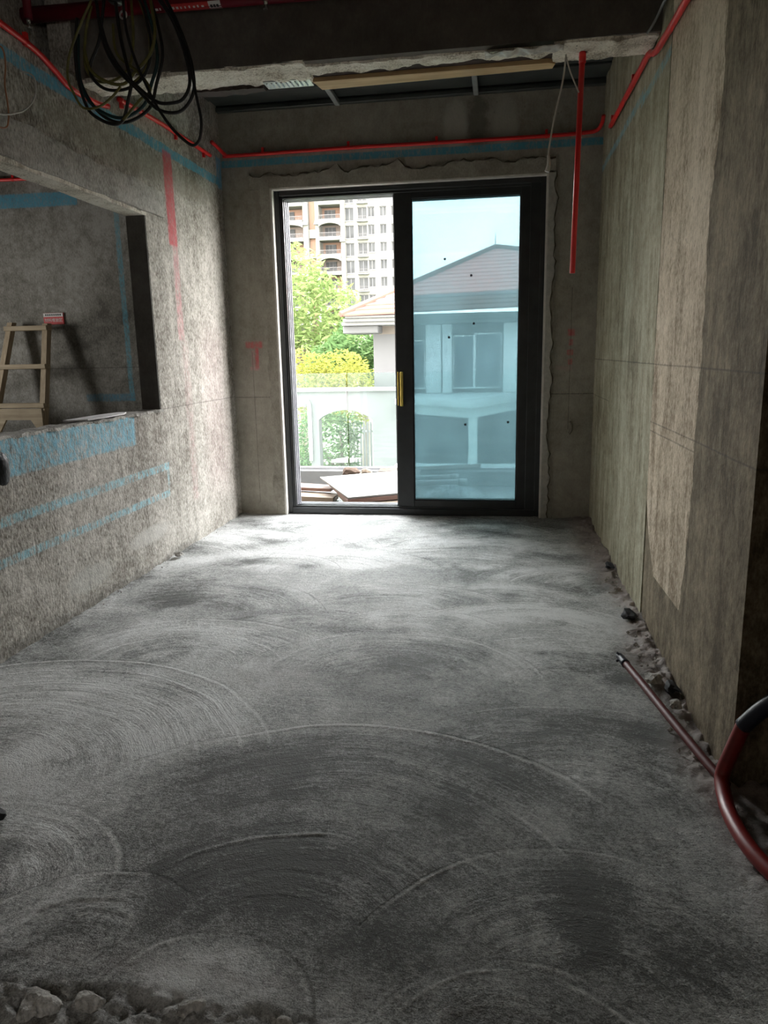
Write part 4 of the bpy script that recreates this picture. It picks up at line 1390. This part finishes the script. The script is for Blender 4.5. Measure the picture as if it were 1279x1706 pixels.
for (p, q, lb) in (((-0.80, 6.44, 0.165), (-0.33, 6.54, 0.165), 'white plastic pipe behind the glass, nearer of two'), ((-0.80, 6.72, 0.165), (-0.42, 6.80, 0.165), 'white plastic pipe behind the glass, farther of two')):
    o = empty('plastic_pipe', p, lb, 'pipe', 'white plastic pipes on the balcony')
    b = MB()
    b.tube([p, q], 0.024, 12, 1)
    b.build('tube', M['pvc'], o, True)
    b = MB()
    q2 = Vector(q) + (Vector(q) - Vector(p)).normalized() * 0.03
    b.tube([tuple(Vector(q) - (Vector(q) - Vector(p)).normalized() * 0.05), tuple(q2)], 0.029, 12, 1)
    b.build('socket', M['pvc'], o, True)
# heap of plastic film under the pipes
nx, ny = 60, 40
Ug, Vg = np.meshgrid(np.linspace(0, 1, nx), np.linspace(0, 1, ny))
bumpf = np.clip(np.sin(Ug * math.pi) * np.sin(Vg * math.pi), 0, 1) ** 0.45
Xg = -0.74 + Ug * 0.60
Yg = 6.22 + Vg * 0.75
Zg = BF + bumpf * (0.15 + 0.09 * fbm(Ug * 6, Vg * 6, 15, 4))
o = grid_mesh('plastic_film_heap', Xg, Yg, Zg, M['film'], smooth=False)
tag(o, 'heap of crumpled grey plastic film behind the tinted glass', 'plastic film')

# ------------------------------------------------------------------ neighbouring house
M['house'] = plain('house_render', (0.053, 0.052, 0.051), 0.85, 0, 0.08, 1.2)
M['house_trim'] = plain('house_white_trim', (0.082, 0.080, 0.076), 0.8, 0, 0.05, 1.2)
M['house_warm'] = plain('house_warm_render', (0.074, 0.061, 0.049), 0.85, 0, 0.08, 1.2)
M['house_glass'] = plain('house_window', (0.05, 0.07, 0.085), 0.4, 0, 0.2, 1.0, 0.1)
M['roof'] = plain('terracotta_tiles', (0.10, 0.036, 0.024), 0.8, 0, 0.14, 4)
M['roof_upper'] = plain('brightened_pink_tiles', (0.40, 0.16, 0.135), 0.8, 0, 0.12, 4)  # tile colour brightened to offset the tinted glass in front of it
M['white_paint'] = plain('brightened_white_trim', (0.50, 0.51, 0.51), 0.7, 0, 0.04, 1.2)  # brighter copy of the trim, lifted to show through the tinted glass
M['roof_dark'] = plain('dark_roof_step', (0.102, 0.060, 0.054), 0.8, 0, 0.1, 4)
HY = 20.0
hs_ = empty('neighbour_house', (-1.0, 21, -4.0), 'pale house with terracotta hip roof seen through the tinted glass', 'house')
# wall with the arched opening (an outline cut as polygons)
b = MB()
ax0, ax1, az, arise = -5.0, -3.49, -0.47, 0.27
top, bot = 0.30, -4.0
n = 16
arc = [(ax0 + (ax1 - ax0) * i / n, az + arise * math.sin(math.pi * i / n) ** 0.75) for i in range(n + 1)]
for i in range(n):
    (xa, za), (xb, zb) = arc[i], arc[i + 1]
    b.prism([(xa, za), (xb, zb), (xb, top), (xa, top)], 1, HY, HY + 0.35)
b.box(ax1, -2.6, HY, HY + 0.35, bot, top)
b.box(-5.25, ax0, HY, HY + 0.35, bot, top)
b.box(-6.6, -5.25, HY, HY + 0.35, -0.10, top)
b.box(-6.6, -5.70, HY, HY + 0.35, bot, -0.10)
b.box(ax0, ax1, HY, HY + 0.35, bot, -2.3)
gw = empty('garden_wall', (-4.6, 20.2, -4.0), 'pale garden wall with an arched opening behind the balustrade', 'wall')
b.build('arched_wall', M['house'], gw)
b = MB()
b.bevbox(-6.7, -2.75, HY - 0.10, HY + 0.40, 0.30, 0.40, 0.02)
b.build('wall_cap', M['house_trim'], gw)
b = MB()
b.tube([(-5.30, HY - 0.06, -0.02), (-5.24, HY - 0.06, -0.06), (-5.24, HY - 0.06, -1.6)], 0.055, 10, 2)
b.build('downpipe', M['pvc'], gw, True)
# main block
b = MB()
b.box(-3.57, 9.0, HY + 0.9, HY + 6, bot, 2.05)
b.build('main_wall', M['house'], hs_)
b = MB()
b.box(-3.40, -1.9, HY + 0.84, HY + 0.95, 1.82, 2.1)
b.build('frieze', M['house_warm'], hs_)
b = MB()
b.bevbox(-4.26, -3.30, HY + 0.1, HY + 1.6, 1.84, 2.04, 0.02)
b.build('eave_slab', M['house'], hs_)
# cornice bands
for k, (z0, z1, dy) in enumerate(((2.04, 2.13, 0.25), (2.13, 2.22, 0.12), (2.22, 2.28, 0.0))):
    b = MB()
    b.bevbox(-4.15 + 0.02 * k - dy * 0.4, 9.5, HY - 0.35 + dy, HY + 7, z0, z1, 0.01)
    b.build('cornice', M['house_trim'], hs_)
# hip roof in courses
C0, C1, AP = Vector((-4.20, 19.55, 2.27)), Vector((9.0, 19.55, 2.55)), Vector((-0.25, 23.4, 4.28))
C2 = Vector((-4.20, 27.0, 2.27))
NC = 16
for i in range(NC):
    t0, t1 = i / NC, (i + 1) / NC
    lift = 0.05
    for (A, B_) in ((C0, C1), (C2, C0)):
        a0, b0 = A.lerp(AP, t0), B_.lerp(AP, t0)
        a1, b1 = A.lerp(AP, t1), B_.lerp(AP, t1)
        zz = Vector((0, 0, lift))
        b = MB()
        b.add([a0, b0, b0 + zz, a0 + zz, a1 + zz * 0.35, b1 + zz * 0.35], [(0, 1, 2, 3), (3, 2, 5, 4), (0, 3, 4), (1, 5, 2), (0, 4, 5, 1)])
        b.build('tile_course', M['roof_dark'] if i == 3 else (M['roof_upper'] if i > 3 else M['roof']), hs_)
b = MB()
b.tube([tuple(C0 + Vector((0, 0, 0.05))), tuple(AP + Vector((0, 0, 0.06)))], 0.075, 8, 1)
b.tube([tuple(C1 + Vector((0, 0, 0.05))), tuple(AP + Vector((0, 0, 0.06)))], 0.075, 8, 1)
b.build('hip_ridge', M['roof'], hs_)
b = MB()
b.tube([tuple(AP), tuple(AP + Vector((0, 0, 0.45)))], 0.012, 6, 1)
b.build('finial', M['house_trim'], hs_)
# upper storey pillars and windows behind the tinted glass
for (x0, x1) in ((-2.07, -1.65), (-1.62, -1.36), (0.02, 0.55)):
    b = MB()
    b.bevbox(x0, x1, HY + 0.55, HY + 0.95, 0.2, 2.04, 0.02)
    b.build('pillar', M['white_paint'], hs_)
for (x0, x1, z0, z1) in ((-1.30, -0.80, 0.35, 1.70), (-0.72, -0.06, 0.35, 1.75), (-2.5, -2.15, 0.35, 1.6)):
    f = MB()
    f.bevbox(x0 - 0.05, x1 + 0.05, HY + 0.82, HY + 0.91, z0 - 0.05, z1 + 0.05, 0.01)
    fo = f.build('window', M['white_paint'], hs_)
    b = MB()
    b.box(x0, x1, HY + 0.80, HY + 0.83, z0, z1)
    b.build('pane', M['house_glass'], fo)
# projecting terrace with a corner and one column
poly = [(-2.6, 19.65), (-0.70, 18.0), (0.55, 20.9), (-2.6, 20.9)]
for (z0, z1, g) in ((-0.27, -0.02, 0.0), (-0.02, 0.10, 0.12), (0.10, 0.19, 0.04)):
    b = MB()
    cx_, cy_ = -0.9, 19.8
    b.prism([(cx_ + (x - cx_) * (1 + g), cy_ + (y - cy_) * (1 + g)) for x, y in poly], 2, z0, z1)
    b.build('terrace_band', M['white_paint'], hs_)
b = MB()
b.bevbox(-0.80, -0.58, 18.12, 18.34, -4.0, -0.27, 0.015)
b.build('terrace_column', M['white_paint'], hs_)
b = MB()
b.bevbox(-2.7, 1.5, 18.6, 18.9, -1.62, -1.50, 0.02)
b.build('lower_ledge', M['white_paint'], hs_)
b = MB()
b.box(-2.7, 1.5, 18.7, 18.85, -4.0, -1.62)
b.build('lower_parapet', M['house'], hs_)

# picket fence seen through the arch
pf = empty('picket_fence', (-4.2, 26, -4), 'small white picket fence seen through the arch', 'fence')
for i in range(11):
    x = -5.35 + i * 0.125
    b = MB()
    b.prism([(x - 0.035, -4.0), (x + 0.035, -4.0), (x + 0.035, -1.15), (x, -1.05), (x - 0.035, -1.15)], 1, 26.0, 26.04)
    b.build('picket', M['house_trim'], pf)
b = MB()
b.box(-5.4, -4.05, 26.04, 26.08, -1.45, -1.38)
b.build('rail', M['pvc'], pf)

# ------------------------------------------------------------------ ground and trees
w = MB()
w.box(-120, 120, 7.8, 260, -4.4, -4.0)
tag(w.build('ground', plain('garden_ground', (0.06, 0.09, 0.04), 0.9, 0, 0.3, 0.3)), 'green garden ground below the balcony', 'ground', kind='structure')


def leafmat(name, a, b_):
    t = NT(name)
    co = t.n('TexCoord').outputs['Object']
    c = t.mix(t.rng(t.noise(co, 1.2, 4, 0.6), 0.35, 0.65), a, b_)
    d = t.n('BsdfDiffuse')
    tl = t.n('BsdfTranslucent')
    t.l(c, d.inputs[0])
    t.l(c, tl.inputs[0])
    mx = t.n('MixShader')
    mx.inputs[0].default_value = 0.35
    t.l(d.outputs[0], mx.inputs[1])
    t.l(tl.outputs[0], mx.inputs[2])
    t.l(mx.outputs[0], t.out.inputs['Surface'])
    return t.m


M['leaf1'] = leafmat('feathery_leaf', (0.085, 0.125, 0.04), (0.14, 0.18, 0.065))
M['leaf2'] = leafmat('yellow_leaf', (0.15, 0.16, 0.03), (0.21, 0.21, 0.05))
M['leaf3'] = leafmat('dark_leaf', (0.045, 0.085, 0.03), (0.08, 0.13, 0.05))
M['bark'] = plain('bark', (0.10, 0.08, 0.06), 0.9)


def tree(name, loc, blobs, nleaf, size, mat, label, trunk_h, group='garden trees', elong=2.0, seed=1):
    rs = np.random.RandomState(seed)
    root = empty(name, loc, label, 'tree', group)
    P = []
    vol = sum(b_[3] * b_[4] * b_[5] for b_ in blobs)
    for (bx, by, bz, rx, ry, rz) in blobs:
        k = int(nleaf * rx * ry * rz / vol)
        d = rs.normal(size=(k, 3))
        d /= np.linalg.norm(d, axis=1)[:, None]
        rad = rs.uniform(0.45, 1.0, (k, 1)) ** 0.5
        P.append(d * rad * np.array([rx, ry, rz]) + np.array([bx, by, bz]))
    P = np.concatenate(P)
    k = len(P)
    u = rs.normal(size=(k, 3))
    u[:, 2] *= 0.5
    u /= np.linalg.norm(u, axis=1)[:, None]
    v = np.cross(u, rs.normal(size=(k, 3)))
    v /= np.linalg.norm(v, axis=1)[:, None]
    s = size * rs.uniform(0.6, 1.3, (k, 1))
    a = P - u * s * elong
    c_ = P + u * s * elong
    bq = P + v * s * 0.55
    dq = P - v * s * 0.55
    V = np.stack([a, bq, c_, dq], 1).reshape(-1, 3) + np.array(loc)
    me = bpy.data.meshes.new('foliage')
    me.vertices.add(len(V))
    me.vertices.foreach_set('co', V.astype(np.float32).ravel())
    me.loops.add(4 * k)
    me.loops.foreach_set('vertex_index', np.arange(4 * k, dtype=np.int32))
    me.polygons.add(k)
    me.polygons.foreach_set('loop_start', (np.arange(k) * 4).astype(np.int32))
    me.update(calc_edges=True)
    me.materials.append(mat)
    o = bpy.data.objects.new('foliage', me)
    col.objects.link(o)
    o['kind'] = 'stuff'
    adopt(o, root)
    b = MB()
    x, y, z = loc
    b.tube([(x, y, z), (x + 0.1, y, z + trunk_h * 0.5), (x, y, z + trunk_h)], lambda t: 0.22 * (1 - 0.6 * t), 8, 3)
    for (bx, by, bz, rx, ry, rz) in blobs[:3]:
        b.tube([(x, y, z + trunk_h * 0.8), (x + bx * 0.6, y + by * 0.6, z + (trunk_h * 0.9 + bz) / 2), (x + bx, y + by, z + bz)], lambda t: 0.10 * (1 - 0.7 * t), 6, 3)
    b.build('trunk', M['bark'], root, True)
    return root


tree('feathery_tree', (-9.3, 34, -4.0), [(-0.9, 0, 8.2, 2.6, 2.2, 2.3), (0.9, 0.3, 7.0, 2.2, 2.0, 2.0), (2.4, 0, 5.8, 1.8, 1.8, 1.6), (0.3, -0.4, 5.0, 2.9, 2.0, 1.6), (2.9, 0.2, 7.0, 0.9, 0.8, 0.5)], 9000, 0.085, M['leaf1'],
     'tall bright green feathery tree in front of the tower', 6.0, elong=2.2, seed=3)
tree('leafy_tree', (-5.6, 30, -4.0), [(0, 0, 5.7, 1.3, 1.2, 1.1), (0.9, 0, 5.0, 1.2, 1.0, 1.1), (-1.1, 0.2, 5.0, 1.3, 1.0, 0.9)], 3500, 0.085, M['leaf3'],
     'darker green tree beside the house eave', 4.4, seed=5)
tree('yellow_bush', (-6.9, 27.2, -4.0), [(-0.8, 0, 4.6, 1.5, 0.9, 1.0), (1.0, 0.1, 4.4, 1.3, 0.9, 1.1), (0.0, 0, 3.8, 2.2, 1.0, 1.2), (1.35, 0.1, 3.8, 0.95, 0.9, 1.3)], 9000, 0.055, M['leaf2'],
     'yellow green flowering bush above the arched wall', 3.4, elong=1.4, seed=7)
tree('garden_bush', (-5.0, 23.0, -4.0), [(-0.6, 0, 2.3, 1.2, 0.7, 1.5), (-0.1, 0.2, 2.9, 0.75, 0.5, 0.7), (-0.7, 0, 1.3, 1.3, 0.7, 1.1)], 5000, 0.06, M['leaf3'],
     'green bush filling the arch of the wall', 1.6, elong=1.4, seed=9)
tree('garden_bush', (-8.2, 25.0, -4.0), [(0, 0, 2.7, 1.2, 0.8, 1.7), (0.6, 0, 1.4, 1.2, 0.8, 1.2)], 3500, 0.06, M['leaf1'],
     'green bush behind the white downpipe', 1.8, elong=1.4, seed=11)

# ------------------------------------------------------------------ apartment tower far behind
M['tw'] = plain('cream_tower_wall', (0.106, 0.101, 0.086), 0.85, 0, 0.04, 0.3)
M['tw_white'] = plain('white_tower_wall', (0.118, 0.114, 0.110), 0.85, 0, 0.03, 0.3)
M['tw_orange'] = plain('orange_recess_wall', (0.155, 0.090, 0.060), 0.85, 0, 0.06, 0.3)
M['tw_in'] = plain('balcony_back_wall', (0.138, 0.109, 0.090), 0.85, 0, 0.1, 0.5)
M['tw_pane'] = plain('tower_window_pane', (0.035, 0.035, 0.034), 0.4, 0, 0.3, 0.6, 0.1)
M['tw_frame'] = plain('tower_window_frame', (0.091, 0.086, 0.081), 0.6, 0, 0.05, 1.0)
M['tw_rail'] = plain('tower_railing', (0.048, 0.043, 0.041), 0.6)
TY = 120.0
tw = empty('apartment_tower', (-26, 126, -4), 'cream high-rise apartment block with balconies and rows of windows', 'building')
rowz = [7.87, 10.48, 13.09, 15.72, 18.33, 20.95, 23.56, 26.18, 28.8]
Z0, Z1 = -4.0, 34.0


def rectwall(mb, x0, x1, z0, z1, y0=TY, y1=TY + 0.5):
    mb.box(x0, x1, y0, y1, z0, z1)


b = MB()
for (x0, x1) in ((-31.2, -30.4), (-29.24, -28.66), (-25.2, -24.55), (-23.2, -22.55), (-21.1, -20.95), (-19.9, -19.06), (-18.03, -17.28), (-16.4, -15.6)):
    rectwall(b, x0, x1, Z0, Z1, TY - (0.5 if x1 < -24 else 0), TY + 0.5)
b.box(-44, -15.6, TY + 2.2, TY + 14, Z0, Z1)
b.build('wall', M['tw'], tw)
b = MB()
b.box(-15.65, -15.6, TY, TY + 14, Z0, Z1)
b.build('side_wall', M['tw_white'], tw)


def window_col(x0, x1, h, ac=False, white=False):
    prev = Z0
    for z in rowz + [Z1 + h]:
        b = MB()
        rectwall(b, x0, x1, prev, z - h)
        b.build('spandrel', M['tw_white'] if white else M['tw'], tw)
        prev = z
    for z in rowz:
        f = MB()
        xm = (x0 + x1) / 2
        f.box(x0, x0 + 0.07, TY + 0.18, TY + 0.28, z - h, z)
        f.box(x1 - 0.07, x1, TY + 0.18, TY + 0.28, z - h, z)
        f.box(x0, x1, TY + 0.18, TY + 0.28, z - 0.09, z)
        f.box(x0, x1, TY + 0.18, TY + 0.28, z - h, z - h + 0.09)
        f.box(xm - 0.04, xm + 0.04, TY + 0.18, TY + 0.28, z - h, z)
        fo = f.build('window', M['tw_frame'], tw)
        b = MB()
        b.box(x0, x1, TY + 0.26, TY + 0.32, z - h, z)
        b.build('pane', M['tw_pane'], fo)
        b = MB()
        b.box(x0 - 0.08, x1 + 0.08, TY - 0.12, TY + 0.1, z - h - 0.10, z - h)
        b.build('sill', M['tw_white'], fo)
        if ac:
            b = MB()
            b.box(x0 - 0.1, x1 + 0.2, TY - 0.7, TY, z - h - 0.45, z - h - 0.30)
            b.build('ledge', M['tw'], tw)
            b = MB()
            for k in range(7):
                xx = x0 + (x1 - x0) * k / 6
                b.box(xx - 0.02, xx + 0.02, TY - 0.66, TY - 0.62, z - h - 0.3, z - h + 0.35)
            b.box(x0, x1, TY - 0.66, TY - 0.62, z - h + 0.35, z - h + 0.4)
            b.build('railing', M['tw_rail'], tw)


window_col(-24.55, -23.2, 1.95)
window_col(-22.55, -21.1, 1.75, ac=True)
window_col(-20.95, -19.9, 1.50)
window_col(-19.06, -18.03, 1.45, white=True)
window_col(-17.28, -16.4, 1.45, white=True)


def balcony_col(x0, x1):
    for i, z in enumerate(rowz):
        zt = z + 0.5
        arch = i % 2 == 1
        b = MB()
        b.box(x0, x1, TY - 0.9, TY + 2.2, zt - 2.65, zt - 2.1)
        b.build('balcony_slab', M['tw'], tw)
        if arch:
            b = MB()
            n = 10
            for k in range(n):
                xa, xb = x0 + (x1 - x0) * k / n, x0 + (x1 - x0) * (k + 1) / n
                fa = 0.5 * (1 - math.sin(math.pi * k / n) ** 0.6)
                fb = 0.5 * (1 - math.sin(math.pi * (k + 1) / n) ** 0.6)
                b.prism([(xa, zt - 0.1 - fa), (xb, zt - 0.1 - fb), (xb, zt), (xa, zt)], 1, TY - 0.85, TY - 0.5)
            b.build('balcony_arch', M['tw'], tw)
        b = MB()
        b.box(x0, x1, TY + 2.1, TY + 2.19, zt - 2.1, zt)
        b.build('balcony_back', M['tw_in'] if arch else M['tw_orange'], tw)
        b = MB()
        b.box(x0 + 0.4, x0 + (x1 - x0) * 0.62, TY + 1.95, TY + 2.1, zt - 2.1, zt - 0.35)
        fo = b.build('window', M['tw_frame'], tw)
        for k in range(3):
            ww = ((x1 - x0) * 0.62 - 0.4) / 3
            b = MB()
            b.box(x0 + 0.45 + k * ww, x0 + 0.40 + (k + 1) * ww - 0.03, TY + 1.9, TY + 1.95, zt - 2.05, zt - 0.42)
            b.build('pane', M['tw_pane'], fo)
        b = MB()
        nb = int((x1 - x0) / 0.22)
        for k in range(nb + 1):
            xx = x0 + (x1 - x0) * k / nb
            b.box(xx - 0.02, xx + 0.02, TY - 0.82, TY - 0.78, zt - 2.1, zt - 1.55)
        b.box(x0, x1, TY - 0.83, TY - 0.77, zt - 1.55, zt - 1.48)
        b.build('railing', M['tw_rail'], tw)


balcony_col(-28.66, -25.2)
balcony_col(-36.5, -31.2)
b = MB()
b.box(-30.4, -29.24, TY + 0.6, TY + 0.7, 20.6, Z1)
b.build('recess_panel', M['tw_orange'], tw)
b = MB()
b.box(-30.4, -29.24, TY, TY + 0.6, 19.3, 20.6)
b.box(-30.4, -29.24, TY, TY + 0.6, 16.3, 17.0)
b.box(-30.4, -29.24, TY, TY + 0.6, 13.2, 14.3)
b.build('recess_band', M['tw'], tw)
b = MB()
b.box(-30.4, -29.24, TY + 0.6, TY + 0.7, Z0, 20.6)
b.build('recess_panel', M['tw_orange'], tw)
b = MB()
b.box(-44, -36.5, TY - 0.5, TY + 2.2, Z0, Z1)
b.build('end_wall', M['tw'], tw)
for x in (-30.8, -28.95, -24.9):
    b = MB()
    zc = 21.6 if x < -28 else 18.9
    b.prism([(x - 0.45, zc - 0.4), (x + 0.45, zc - 0.4), (x + 0.12, zc + 0.5), (x - 0.12, zc + 0.5)], 1, TY - 0.9, TY - 0.5)
    b.build('finial', M['tw_frame'], tw)
